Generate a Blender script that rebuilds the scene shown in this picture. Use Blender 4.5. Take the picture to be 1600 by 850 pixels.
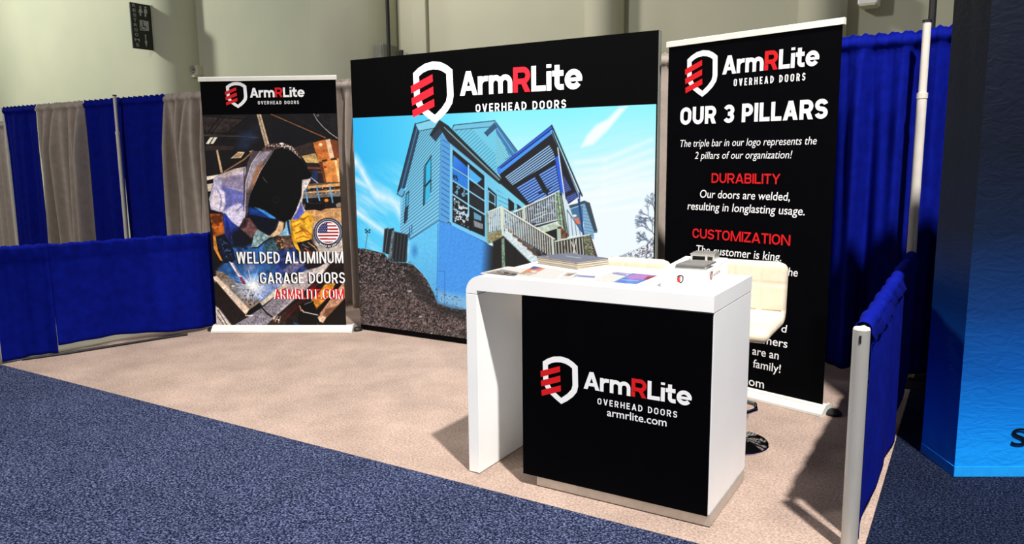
import bpy, bmesh, math, random
import numpy as np
from mathutils import Vector, Matrix

SC = bpy.context.scene
COL = SC.collection
for _o in list(bpy.data.objects):
    bpy.data.objects.remove(_o)

# ------------------------------------------------------------------ camera
FPX, PITCH, ROLL, YAW, CAMH = 1192.8, .15008, -.010065, .545904, 1.56
_c, _s = math.cos, math.sin
FW = np.array([-_s(YAW)*_c(PITCH), _c(YAW)*_c(PITCH), -_s(PITCH)])
_rt = np.array([_c(YAW), _s(YAW), 0.0]); _up = np.cross(_rt, FW)
RT = _c(ROLL)*_rt + _s(ROLL)*_up
UP = -_s(ROLL)*_rt + _c(ROLL)*_up
CAM = np.array([0.0, 0.0, CAMH])
_cd = bpy.data.cameras.new('camera'); _cam = bpy.data.objects.new('camera', _cd); COL.objects.link(_cam)
_cd.sensor_width = 36.0; _cd.sensor_fit = 'HORIZONTAL'; _cd.lens = FPX/1600*36.0
_cd.clip_start = .05; _cd.clip_end = 100
_cam.matrix_world = Matrix(((RT[0], UP[0], -FW[0], 0), (RT[1], UP[1], -FW[1], 0), (RT[2], UP[2], -FW[2], CAMH), (0, 0, 0, 1)))
SC.camera = _cam

# ------------------------------------------------------------------ world, lights, exposure
SC.view_settings.view_transform = 'Standard'
SC.view_settings.look = 'None'
SC.view_settings.exposure = 0.0
SC.view_settings.gamma = 1.0
SC.view_settings.use_curve_mapping = False
_w = bpy.data.worlds.new('hall_air'); SC.world = _w; _w.use_nodes = True
_bg = _w.node_tree.nodes['Background']
_bg.inputs['Color'].default_value = (.92, .96, 1.0, 1); _bg.inputs['Strength'].default_value = .13

def lamp(name, kind, loc, target, energy, color, size, spot=None, blend=.4):
    d = bpy.data.lights.new(name, kind); d.energy = energy; d.color = color
    if kind == 'AREA': d.shape = 'DISK'; d.size = size
    else: d.shadow_soft_size = size
    if kind == 'SPOT': d.spot_size = math.radians(spot); d.spot_blend = blend
    o = bpy.data.objects.new(name, d); COL.objects.link(o); o.location = loc
    o.rotation_euler = (Vector(target)-Vector(loc)).to_track_quat('-Z', 'Y').to_euler()
    return o

# high-bay lamps of the hall, and two added fills: one nearly overhead, front right of the booth, throws the hard shadows
lamp('high_bay_key', 'SPOT', (2.55, -.05, 9.8), (-1.0, 3.7, 0), 9800, (1, .965, .93), .20, 62, 1.0)
# one straight above the left half of the booth
lamp('high_bay_booth', 'SPOT', (-4.9, 3.9, 9.6), (-4.9, 4.0, 0), 1750, (1, .965, .925), .7, 54, .9)
# unseen fill lamp added over the aisle to brighten the front faces
lamp('fill_aisle', 'AREA', (-9.0, -5.2, 7.6), (-2.6, 4.2, .8), 680, (1, .97, .94), 1.2)
# one washing the hall wall, then a fill added to brighten its right
lamp('high_bay_wall', 'SPOT', (-19.5, 3.0, 8.0), (-15.5, 10.0, 3.6), 3300, (.97, 1.0, .88), .5, 80, .9)
lamp('fill_wall_right', 'SPOT', (-9.0, 5.0, 8.2), (-4.0, 10.0, 4.2), 1700, (1, .93, .86), .5, 84, .8)

# ------------------------------------------------------------------ pixel -> place
def ray(x, y): return (x-800)/FPX*RT - (y-425)/FPX*UP + FW
def floor_at(x, y, z=0.0):
    d = ray(x, y); t = (z-CAMH)/d[2]; return CAM + t*d
def on_plane(x, y, P, n):
    d = ray(x, y); t = np.dot(np.asarray(P, float)-CAM, n)/np.dot(d, n); return CAM + t*d
def at_y(x, y, Y): return on_plane(x, y, (0, Y, 0), np.array([0, 1.0, 0]))
def at_x(x, y, X): return on_plane(x, y, (X, 0, 0), np.array([1.0, 0, 0]))
def project(P):
    q = np.asarray(P, float)-CAM; z = q@FW
    return 800+FPX*(q@RT)/z, 425-FPX*(q@UP)/z

# ------------------------------------------------------------------ materials
def lin(c):
    c = np.asarray(c, float)/255.0
    return np.where(c <= .04045, c/12.92, ((c+.055)/1.055)**2.4)
def L4(c): return tuple(float(v) for v in lin(c))+(1.0,)

def mat(name, c, rough=.6, c2=None, scale=20, detail=3, bump=0.0, bscale=None, metal=0.0, spec=.5, lo=.35, hi=.65, sheen=0, emit=0.0, stretch=None):
    m = bpy.data.materials.new(name); m.use_nodes = True
    nt = m.node_tree; N = nt.nodes; b = N['Principled BSDF']
    b.inputs['Roughness'].default_value = rough; b.inputs['Metallic'].default_value = metal
    b.inputs['Specular IOR Level'].default_value = spec
    b.inputs['Base Color'].default_value = L4(c)
    if sheen: b.inputs['Sheen Weight'].default_value = sheen
    tc = N.new('ShaderNodeTexCoord'); vec = tc.outputs['Object']
    if stretch:
        mp = N.new('ShaderNodeMapping'); mp.inputs['Scale'].default_value = stretch
        nt.links.new(vec, mp.inputs['Vector']); vec = mp.outputs['Vector']
    nz = N.new('ShaderNodeTexNoise'); nz.inputs['Scale'].default_value = scale; nz.inputs['Detail'].default_value = detail
    nt.links.new(vec, nz.inputs['Vector'])
    rp = N.new('ShaderNodeValToRGB')
    rp.color_ramp.elements[0].position = lo; rp.color_ramp.elements[1].position = hi
    rp.color_ramp.elements[0].color = L4(c)
    rp.color_ramp.elements[1].color = L4(c2 if c2 is not None else [min(255, v*1.04+1) for v in c])
    nt.links.new(nz.outputs['Fac'], rp.inputs['Fac']); nt.links.new(rp.outputs['Color'], b.inputs['Base Color'])
    if bump:
        n2 = N.new('ShaderNodeTexNoise'); n2.inputs['Scale'].default_value = bscale or scale; n2.inputs['Detail'].default_value = 4
        nt.links.new(vec, n2.inputs['Vector'])
        bp = N.new('ShaderNodeBump'); bp.inputs['Strength'].default_value = bump; bp.inputs['Distance'].default_value = .01
        nt.links.new(n2.outputs['Fac'], bp.inputs['Height']); nt.links.new(bp.outputs['Normal'], b.inputs['Normal'])
    if emit:
        b.inputs['Emission Color'].default_value = L4(c); b.inputs['Emission Strength'].default_value = emit
    return m

def ink_mat(name, glow=0.0, rough=.5, gain=1.0):
    """printed (or glowing) picture whose colours are stored on the mesh"""
    m = bpy.data.materials.new(name); m.use_nodes = True
    nt = m.node_tree; N = nt.nodes; b = N['Principled BSDF']
    a = N.new('ShaderNodeVertexColor'); a.layer_name = 'ink'
    b.inputs['Roughness'].default_value = rough; b.inputs['Specular IOR Level'].default_value = .25
    if glow:
        b.inputs['Base Color'].default_value = (.01, .01, .01, 1)
        nt.links.new(a.outputs['Color'], b.inputs['Emission Color']); b.inputs['Emission Strength'].default_value = glow
    else:
        nt.links.new(a.outputs['Color'], b.inputs['Base Color'])
    return m

def carpet_mat(name, c, cl, cd, scale, bump, blotch=(.9, 1.1)):
    m = bpy.data.materials.new(name); m.use_nodes = True
    nt = m.node_tree; N = nt.nodes; Lk = nt.links.new; b = N['Principled BSDF']
    b.inputs['Roughness'].default_value = 1.0; b.inputs['Specular IOR Level'].default_value = .05
    tc = N.new('ShaderNodeTexCoord')
    n1 = N.new('ShaderNodeTexNoise'); n1.inputs['Scale'].default_value = scale; n1.inputs['Detail'].default_value = 2.5; n1.inputs['Roughness'].default_value = .75
    n2 = N.new('ShaderNodeTexNoise'); n2.inputs['Scale'].default_value = 2.2; n2.inputs['Detail'].default_value = 6; n2.inputs['Roughness'].default_value = .65
    Lk(tc.outputs['Object'], n1.inputs['Vector']); Lk(tc.outputs['Object'], n2.inputs['Vector'])
    rp = N.new('ShaderNodeValToRGB'); e = rp.color_ramp.elements
    e[0].position = .36; e[0].color = L4(cd); e[1].position = .66; e[1].color = L4(cl)
    k = e.new(.5); k.color = L4(c)
    Lk(n1.outputs['Fac'], rp.inputs['Fac'])
    mr = N.new('ShaderNodeMapRange'); mr.inputs['From Min'].default_value = .3; mr.inputs['From Max'].default_value = .7
    mr.inputs['To Min'].default_value = blotch[0]; mr.inputs['To Max'].default_value = blotch[1]
    Lk(n2.outputs['Fac'], mr.inputs['Value'])
    vm = N.new('ShaderNodeVectorMath'); vm.operation = 'SCALE'
    Lk(rp.outputs['Color'], vm.inputs[0]); Lk(mr.outputs['Result'], vm.inputs['Scale']); Lk(vm.outputs['Vector'], b.inputs['Base Color'])
    bp = N.new('ShaderNodeBump'); bp.inputs['Strength'].default_value = bump; bp.inputs['Distance'].default_value = .012
    Lk(n1.outputs['Fac'], bp.inputs['Height']); Lk(bp.outputs['Normal'], b.inputs['Normal'])
    return m

M = {}
M['concrete'] = mat('concrete', (150, 145, 125), .7, (165, 160, 140), 3, 6)
M['wall'] = mat('wall_paint', (196, 195, 172), .75, (188, 188, 166), .8, 5, .03, 6)
M['beige'] = carpet_mat('beige_carpet_pile', (163, 142, 129), (183, 162, 149), (139, 120, 108), 85, .24, (.78, 1.17))
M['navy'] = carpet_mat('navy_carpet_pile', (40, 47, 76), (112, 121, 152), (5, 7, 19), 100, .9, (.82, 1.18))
M['navy_shaded'] = carpet_mat('shaded_navy_carpet_pile', (18, 25, 45), (56, 66, 92), (3, 5, 14), 105, .9, (.82, 1.18))  # navy pile with the shade right of the rail put into its colours
M['blue'] = mat('royal_blue_cloth', (5, 17, 116), .85, (7, 22, 132), 14, 4, .15, 90, spec=.06)
M['grey'] = mat('grey_cloth', (164, 151, 141), .8, (174, 161, 150), 12, 4, .15, 90, spec=.15)
M['white'] = mat('white_laminate', (243, 243, 241), .35, (246, 246, 244), 4, 2, spec=.4)
M['gap'] = mat('dark_joint', (70, 66, 62), .8)
M['black'] = mat('black_print', (1, 1, 3), .6, (2, 2, 4), 6, 2, spec=.04)
M['ledblack'] = mat('unlit_led_face', (3, 3, 4), .55, (9, 9, 9), 220, 2, spec=.04)
M['metal'] = mat('brushed_aluminium', (196, 194, 188), .32, (206, 204, 198), 30, 2, metal=.75)
M['silver'] = mat('silver_enamel', (222, 220, 210), .4, (228, 226, 216), 12, 2, spec=.5)
M['pole'] = mat('white_grey_pole', (218, 211, 199), .4, (226, 219, 208), 10, 2, metal=.1)
M['postm'] = mat('grey_post', (180, 178, 171), .42, (194, 192, 185), 9, 4, metal=.35, stretch=(1, 1, .2))
M['plastic'] = mat('black_plastic', (16, 16, 17), .5, (20, 20, 21), 10, 2)
M['chrome'] = mat('chrome', (205, 200, 196), .08, (210, 206, 202), 4, 1, metal=1.0)
M['leather'] = mat('cream_leatherette', (214, 200, 176), .5, (220, 207, 184), 18, 4, .08, 160, spec=.35)
M['txt'] = mat('white_ink', (238, 238, 238), .6, (240, 240, 240), 4, 1, spec=.2)
M['red'] = mat('red_ink', (205, 20, 26), .6, (208, 22, 28), 4, 1, spec=.2)
M['inkdark'] = mat('black_ink', (10, 8, 8), .6, spec=.2)
M['txtglow'] = mat('lit_white', (255, 255, 255), .5, emit=1.1)
M['redglow'] = mat('lit_red', (250, 6, 32), .5, emit=1.0)
M['print'] = ink_mat('printed_picture')
M['screen'] = ink_mat('lit_screen', glow=1.0)
M['grey_paint'] = mat('grey_painted_steel', (120, 122, 112), .5, (128, 130, 120), 12, 3)
M['cream_paint'] = mat('cream_painted_steel', (205, 204, 182), .5, (210, 209, 188), 12, 3)
M['signblack'] = mat('black_sign_board', (14, 14, 16), .5, (17, 17, 19), 8, 2)
M['signgrey'] = mat('pale_grey_lettering', (168, 170, 166), .6, (172, 174, 170), 8, 2)
M['paper'] = mat('white_paper', (232, 228, 220), .6, (236, 232, 225), 40, 2)
M['pages'] = mat('cream_page_edges', (205, 190, 165), .8, (225, 212, 190), 300, 1, stretch=(.02, .02, 1))
M['cover'] = mat('slate_grey_cover', (78, 80, 96), .5, (84, 86, 102), 30, 3)
M['pillar_cloth'] = None

# ------------------------------------------------------------------ objects
def link(o, parent=None):
    COL.objects.link(o)
    if parent is not None: o.parent = parent
    return o
def wloc(o):
    v = Vector((0, 0, 0))
    while o is not None: v += o.location; o = o.parent
    return v
def thing(name, loc, label, cat, group=None):
    o = bpy.data.objects.new(name, None); o.empty_display_size = .1; link(o); o.location = Vector([float(v) for v in loc])
    o['label'] = label; o['category'] = cat
    if group: o['group'] = group
    return o
def tag(o, label, cat, group=None):
    o['label'] = label; o['category'] = cat
    if group: o['group'] = group
    return o
def structure(o, label=None):
    o['kind'] = 'structure'
    if label: o['label'] = label
    return o
def obj(name, bm, m, parent=None, smooth=False, label=None):
    """bm in world coordinates -> one mesh object (child of parent)"""
    me = bpy.data.meshes.new(name)
    bmesh.ops.recalc_face_normals(bm, faces=bm.faces)
    if parent is not None: bmesh.ops.translate(bm, verts=bm.verts, vec=-wloc(parent))
    bm.to_mesh(me); bm.free()
    for k in (m if isinstance(m, (list, tuple)) else [m]): me.materials.append(k)
    if smooth:
        me.shade_smooth() if smooth is True else me.shade_smooth()
    o = bpy.data.objects.new(name, me); link(o, parent)
    if smooth == 'auto':
        es = o.modifiers.new('edges', 'EDGE_SPLIT'); es.split_angle = math.radians(40)
    if label: o['label'] = label
    return o
def rebase(o, loc):
    """give a top-level mesh an origin at its base"""
    loc = Vector([float(v) for v in loc]); o.data.transform(Matrix.Translation(-loc)); o.location = loc; return o

def box(bm, lo, hi, bev=0.0, R=None, at=None, seg=2, mi=0):
    lo = Vector(lo); hi = Vector(hi)
    r = bmesh.ops.create_cube(bm, size=1.0)
    vs = r['verts']
    for v in vs: v.co = Vector(((lo[i]+hi[i])/2+v.co[i]*(hi[i]-lo[i]) for i in range(3)))
    fs = list({f for v in vs for f in v.link_faces})
    if bev:
        es = list({e for v in vs for e in v.link_edges})
        q = bmesh.ops.bevel(bm, geom=es, offset=bev, segments=seg, affect='EDGES', profile=.5)
        fs = list({f for f in q['faces']} | {f for v in q['verts'] for f in v.link_faces}); vs = list({v for f in fs for v in f.verts})
    if R is not None or at is not None:
        T = Matrix.Translation(Vector(at or (0, 0, 0))) @ (R.to_4x4() if R is not None else Matrix.Identity(4))
        bmesh.ops.transform(bm, matrix=T, verts=vs)
    for f in fs: f.material_index = mi
    return vs
def tube(bm, pts, r, n=12, cap=True, mi=0):
    pts = [Vector([float(a) for a in p]) for p in pts]; rings = []
    rr = r if isinstance(r, (list, tuple)) else [r]*len(pts)
    prev = None
    for i, p in enumerate(pts):
        d = (pts[min(i+1, len(pts)-1)]-pts[max(i-1, 0)]).normalized()
        if prev is None:
            a = Vector((0, 0, 1)) if abs(d.z) < .9 else Vector((1, 0, 0))
            u = d.cross(a).normalized()
        else:
            u = (prev-d*prev.dot(d)).normalized()
        prev = u; w = d.cross(u)
        rings.append([bm.verts.new(p+(u*math.cos(2*math.pi*k/n)+w*math.sin(2*math.pi*k/n))*rr[i]) for k in range(n)])
    for a, b in zip(rings, rings[1:]):
        for k in range(n):
            f = bm.faces.new((a[k], a[(k+1) % n], b[(k+1) % n], b[k])); f.material_index = mi
    if cap:
        bm.faces.new(rings[0][::-1]).material_index = mi; bm.faces.new(rings[-1]).material_index = mi
def lathe(bm, prof, cx, cy, n=40):
    rings = []
    for r, z in prof:
        rings.append([bm.verts.new((cx+r*math.cos(2*math.pi*k/n), cy+r*math.sin(2*math.pi*k/n), z)) for k in range(n)] if r > 1e-6 else [bm.verts.new((cx, cy, z))])
    for a, b in zip(rings, rings[1:]):
        if len(a) == 1 and len(b) == 1: continue
        for k in range(n):
            j = (k+1) % n
            if len(a) == 1: bm.faces.new((a[0], b[k], b[j]))
            elif len(b) == 1: bm.faces.new((a[k], a[j], b[0]))
            else: bm.faces.new((a[k], a[j], b[j], b[k]))
def prism(bm, poly, d, mi=0):
    """poly: list of 3d points, extruded by vector d"""
    d = Vector([float(v) for v in d]); a = [bm.verts.new([float(c) for c in p]) for p in poly]; b = [bm.verts.new(v.co+d) for v in a]
    n = len(a); fs = [bm.faces.new(a), bm.faces.new(b[::-1])]
    for k in range(n): fs.append(bm.faces.new((a[k], b[k], b[(k+1) % n], a[(k+1) % n])))
    for f in fs: f.material_index = mi
    return fs

# ------------------------------------------------------------------ flat prints: lettering and emblem
class Face:
    """a vertical flat face: origin point, unit direction u along it, outward normal n"""
    def __init__(self, P, u, out):
        self.P = np.asarray(P, float); self.u = np.array([u[0], u[1], 0.0])/math.hypot(u[0], u[1]); self.z = np.array([0, 0, 1.0])
        n = np.array([self.u[1], -self.u[0], 0.0]); self.n = n if n[0]*out[0]+n[1]*out[1] > 0 else -n
        self.off = 0.0
    def hit(self, x, y):
        p = on_plane(x, y, self.P, self.n); d = p-self.P
        return float(d@self.u), float(d[2])
    def at(self, s, h, off=0.0):
        return self.P+self.u*s+self.z*h+self.n*off

def text_mesh(body, bold, shear=0.0, spacing=1.0):
    c = bpy.data.curves.new('tmp', 'FONT'); c.body = body; c.size = 1.0; c.resolution_u = 4
    c.offset = bold; c.space_character = spacing
    o = bpy.data.objects.new('tmp', c); COL.objects.link(o); bpy.context.view_layer.update()
    dg = bpy.context.evaluated_depsgraph_get(); me = bpy.data.meshes.new_from_object(o.evaluated_get(dg))
    bpy.data.objects.remove(o); bpy.data.curves.remove(c)
    vs = np.array([v.co[:] for v in me.vertices])[:, :2]; fs = [tuple(p.vertices) for p in me.polygons]
    bpy.data.meshes.remove(me)
    vs = vs.copy(); vs[:, 0] += shear*vs[:, 1]
    return vs, fs

def put_text(bm, face, body, a, b, cap, bold=.0, shear=0.0, spacing=1.0, mi=0, off=.0012, special=None, d=(0, 0)):
    """body set on the face from pixel a to pixel b along its baseline, capital height cap (pixels at a)"""
    s0, h0 = face.hit(a[0]+d[0], a[1]+d[1]); s1, h1 = face.hit(b[0]+d[0], b[1]+d[1]); _, ht = face.hit(a[0]+d[0], a[1]+d[1]-cap)
    hb = (h0+h1)/2; H = ht-h0
    vs, fs = text_mesh(body, bold, shear, spacing)
    x0, x1 = vs[:, 0].min(), vs[:, 0].max()
    kx = (s1-s0)/(x1-x0); kz = H/(.686+2*bold)
    if special:   # (character range drawn in another material)
        i, j, mi2 = special
        va, _ = text_mesh(body[:i]+'|', bold, shear, spacing); vb, _ = text_mesh(body[:j]+'|', bold, shear, spacing)
        bw = text_mesh('|', bold, shear, spacing)[0]; bwid = bw[:, 0].max()-bw[:, 0].min()
        lo = va[:, 0].max()-bwid-.03; hi = vb[:, 0].max()-bwid-.03
    V = [bm.verts.new(face.at(s0+(x-x0)*kx, hb+(y+bold)*kz, off)) for x, y in vs]
    for f in fs:
        try: fc = bm.faces.new([V[k] for k in f])
        except ValueError: continue
        fc.material_index = mi
        if special:
            cx = sum(vs[k, 0] for k in f)/len(f)
            if lo < cx < hi: fc.material_index = special[2]

RING_OUT = [(60, 124), (108, 82), (170, 48), (240, 35), (310, 48), (362, 80), (405, 120), (410, 345), (398, 410), (360, 472), (305, 530), (245, 577), (185, 530), (125, 475), (82, 410), (64, 345)]
RING_IN = [(112, 154), (150, 125), (195, 108), (240, 103), (285, 110), (322, 128), (352, 152), (356, 340), (345, 390), (305, 448), (245, 507), (185, 455), (140, 400), (117, 340)]
BARS = [[(37, 236), (232, 146), (235, 210), (40, 303)], [(40, 346), (236, 253), (238, 322), (45, 413)], [(45, 455), (241, 363), (243, 430), (50, 521)]]
def put_emblem(bm, face, lt, rt, peak, tip, mw=0, mr=1, mb=2, off=.0012):
    sl = face.hit(*lt)[0]; sr = face.hit(*rt)[0]; hp = face.hit(*peak)[1]; ht = face.hit(*tip)[1]
    def W(p, o): return face.at(sl+(p[0]-60)/(405-60)*(sr-sl), hp+(p[1]-35)/(577-35)*(ht-hp), o)
    o_ = [bm.verts.new(W(p, off)) for p in RING_OUT]; i_ = [bm.verts.new(W(p, off)) for p in RING_IN]
    es = [bm.edges.new((r[k], r[(k+1) % len(r)])) for r in (o_, i_) for k in range(len(r))]
    g = bmesh.ops.triangle_fill(bm, use_beauty=True, edges=es)
    for f in g['geom']:
        if isinstance(f, bmesh.types.BMFace): f.material_index = mw
    for k, B in enumerate(BARS):
        if mb is not None:
            cx = 0; pts = [(B[0][0]+14, B[0][1]-22), (B[1][0], B[1][1]-22), (B[2][0], B[2][1]), (B[3][0]+14, B[3][1])]
        f = bm.faces.new([bm.verts.new(W(p, off+.0006)) for p in B]); f.material_index = mr

def flat(name, bm, mats, parent, label=None):
    me = bpy.data.meshes.new(name); bmesh.ops.translate(bm, verts=bm.verts, vec=-wloc(parent)); bm.to_mesh(me); bm.free()
    for k in mats: me.materials.append(k)
    o = bpy.data.objects.new(name, me); link(o, parent)
    if label: o['label'] = label
    return o

# ------------------------------------------------------------------ flat prints: pictures stored as colours on a fine mesh
def vnoise(x, y, seed=0):
    xi = np.floor(x).astype(np.int64); yi = np.floor(y).astype(np.int64); fx = x-xi; fy = y-yi
    fx = fx*fx*(3-2*fx); fy = fy*fy*(3-2*fy)
    def h(a, b):
        n = (a*374761393+b*668265263+seed*1442695041) & 0x7fffffff
        n = ((n ^ (n >> 13))*1274126177) & 0x7fffffff
        return ((n ^ (n >> 16)) & 0xffff)/65535.0
    return (h(xi, yi)*(1-fx)+h(xi+1, yi)*fx)*(1-fy)+(h(xi, yi+1)*(1-fx)+h(xi+1, yi+1)*fx)*fy
def fbm(x, y, seed=0, o=4):
    a = 0; w = .5; t = 0
    for k in range(o): a = a+w*vnoise(x*2**k, y*2**k, seed+k*17); t += w; w *= .55
    return a/t

class Art:
    def __init__(self, corners, nu, nv):
        P00, P10, P11, P01 = [np.asarray(p, float) for p in corners]
        u, v = np.meshgrid(np.linspace(0, 1, nu), np.linspace(0, 1, nv)); u = u.ravel()[:, None]; v = v.ravel()[:, None]
        self.co = (P00*(1-u)+P10*u)*(1-v)+(P01*(1-u)+P11*u)*v
        self.nu, self.nv = nu, nv
        q = self.co-CAM; z = q@FW
        self.x = 800+FPX*(q@RT)/z; self.y = 425-FPX*(q@UP)/z
        self.c = np.zeros((len(self.x), 3))
    def _blend(self, idx, a, col):
        col = np.asarray(col, float)
        self.c[idx] = self.c[idx]*(1-a[:, None])+col*a[:, None]
    def _box(self, x0, y0, x1, y1): return np.nonzero((self.x > x0) & (self.x < x1) & (self.y > y0) & (self.y < y1))[0]
    def pmask(self, pts, soft, clip=None):
        p = np.array(pts, float); e = soft+1
        idx = self._box(p[:, 0].min()-e, p[:, 1].min()-e, p[:, 0].max()+e, p[:, 1].max()+e)
        X = self.x[idx]; Y = self.y[idx]; ins = np.zeros(len(idx), bool); dist = np.full(len(idx), 1e9)
        for (ax, ay), (bx, by) in zip(p, np.roll(p, -1, 0)):
            c = ((ay > Y) != (by > Y)); den = (by-ay) if abs(by-ay) > 1e-9 else 1e-9
            ins ^= c & (X < (bx-ax)*(Y-ay)/den+ax)
            dx, dy = bx-ax, by-ay; t = np.clip(((X-ax)*dx+(Y-ay)*dy)/(dx*dx+dy*dy+1e-9), 0, 1)
            dist = np.minimum(dist, np.hypot(X-ax-t*dx, Y-ay-t*dy))
        return idx, np.clip(np.where(ins, dist, -dist)/(2*soft)+.5, 0, 1)
    def poly(self, pts, col, soft=.5, a=1.0, col2=None, g=None, noise=0, ns=.5, seed=1):
        idx, m = self.pmask(pts, soft)
        if not len(idx): return
        C = np.asarray(col, float)[None].repeat(len(idx), 0)
        if col2 is not None:
            (gx0, gy0), (gx1, gy1) = g; dx, dy = gx1-gx0, gy1-gy0
            t = np.clip(((self.x[idx]-gx0)*dx+(self.y[idx]-gy0)*dy)/(dx*dx+dy*dy), 0, 1)[:, None]
            C = C*(1-t)+np.asarray(col2, float)*t
        if noise:
            C = C*(1+noise*(fbm(self.x[idx]*ns, self.y[idx]*ns, seed)-.5)[:, None]*2)
        self._blend(idx, m*a, C)
    def line(self, pts, col, w=1.0, a=1.0, soft=.5, clip=None):
        pts = np.array(pts, float)
        for (ax, ay), (bx, by) in zip(pts[:-1], pts[1:]):
            e = w+1.5
            idx = self._box(min(ax, bx)-e, min(ay, by)-e, max(ax, bx)+e, max(ay, by)+e)
            if not len(idx): continue
            X = self.x[idx]; Y = self.y[idx]; dx, dy = bx-ax, by-ay
            t = np.clip(((X-ax)*dx+(Y-ay)*dy)/(dx*dx+dy*dy+1e-9), 0, 1)
            m = np.clip((w/2-np.hypot(X-ax-t*dx, Y-ay-t*dy))/(2*soft)+.5, 0, 1)*a
            if clip is not None: m = m*clip[idx]
            self._blend(idx, m, col)
    def full(self, pts, soft=.5):
        r = np.zeros(len(self.x)); idx, m = self.pmask(pts, soft); r[idx] = m; return r
    def hatch(self, pts, a0, a1, b0, b1, n, col, w=.8, a=1.0):
        cl = self.full(pts)
        for k in range(n):
            t = (k+.5)/n
            self.line([(a0[0]+(a1[0]-a0[0])*t, a0[1]+(a1[1]-a0[1])*t), (b0[0]+(b1[0]-b0[0])*t, b0[1]+(b1[1]-b0[1])*t)], col, w, a, clip=cl)
    def blob(self, cx, cy, rx, ry, col, soft=.3, a=1.0, p=1.0):
        idx = self._box(cx-rx*1.2, cy-ry*1.2, cx+rx*1.2, cy+ry*1.2)
        d = np.hypot((self.x[idx]-cx)/rx, (self.y[idx]-cy)/ry)
        self._blend(idx, np.clip((1-d)/soft, 0, 1)**p*a, col)
    def specks(self, pts, col, thr, ns, seed, soft=.6, a=1.0, sharp=8):
        idx, m = self.pmask(pts, soft)
        n = fbm(self.x[idx]*ns, self.y[idx]*ns, seed, 3)
        self._blend(idx, m*np.clip((n-thr)*sharp, 0, 1)*a, col)
    def build(self, name, m, parent, label=None, gain=1.0):
        nu, nv = self.nu, self.nv; me = bpy.data.meshes.new(name); n = nu*nv
        co = self.co-np.array(wloc(parent)) if parent is not None else self.co
        i = np.arange(n).reshape(nv, nu); q = np.stack([i[:-1, :-1], i[:-1, 1:], i[1:, 1:], i[1:, :-1]], -1).reshape(-1, 4)
        me.vertices.add(n); me.vertices.foreach_set('co', co.astype(np.float32).ravel())
        me.loops.add(q.size); me.loops.foreach_set('vertex_index', q.astype(np.int32).ravel())
        me.polygons.add(len(q)); me.polygons.foreach_set('loop_start', (np.arange(len(q))*4).astype(np.int32))
        me.update(calc_edges=True)
        at = me.color_attributes.new('ink', 'FLOAT_COLOR', 'POINT')
        lc = np.ones((n, 4), np.float32); lc[:, :3] = lin(np.clip(self.c, 0, 255))*gain
        at.data.foreach_set('color', lc.ravel())
        me.materials.append(m)
        o = bpy.data.objects.new(name, me); link(o, parent)
        if label: o['label'] = label
        return o

def frame(ox, oy, k): return lambda pts: [(ox+x*k, oy+y*k) for x, y in pts]

# ------------------------------------------------------------------ a drawn grotesque alphabet (strokes of one weight)
def _arc(cx, cy, rx, ry, a0, a1, n=10): return [(cx+rx*math.cos(math.radians(a0+(a1-a0)*k/n)), cy+ry*math.sin(math.radians(a0+(a1-a0)*k/n))) for k in range(n+1)]
def _stroke(pts, w, closed=False):
    p = [np.array(q, float) for q in pts]; q = [p[0]]
    for a in p[1:]:
        if np.linalg.norm(a-q[-1]) > 1e-5: q.append(a)
    p = q
    if closed and np.linalg.norm(p[0]-p[-1]) < 1e-5: p = p[:-1]
    n = len(p); L, R = [], []
    for i in range(n):
        a = p[(i-1) % n] if (closed or i > 0) else None; b = p[(i+1) % n] if (closed or i < n-1) else None
        d1 = (p[i]-a)/np.linalg.norm(p[i]-a) if a is not None else None; d2 = (b-p[i])/np.linalg.norm(b-p[i]) if b is not None else None
        if d1 is None: d1 = d2
        if d2 is None: d2 = d1
        n1 = np.array([-d1[1], d1[0]]); n2 = np.array([-d2[1], d2[0]]); m = n1+n2; m = m/np.linalg.norm(m); k = 1/max(.45, m@n1)
        L.append(p[i]+m*k*w/2); R.append(p[i]-m*k*w/2)
    return [[tuple(L[i]), tuple(R[i]), tuple(R[(i+1) % n]), tuple(L[(i+1) % n])] for i in range(n if closed else n-1)]
GW = dict(A=.74, B=.62, C=.62, D=.66, E=.54, G=.66, H=.68, L=.53, M=.88, N=.72, O=.68, P=.60, R=.66, S=.60, T=.58, U=.66, V=.72, Y=.70, W=1.02, Z=.58, r=.41, m=.93, t=.42, e=.62)
GW['3'] = .60; XH = .755
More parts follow.
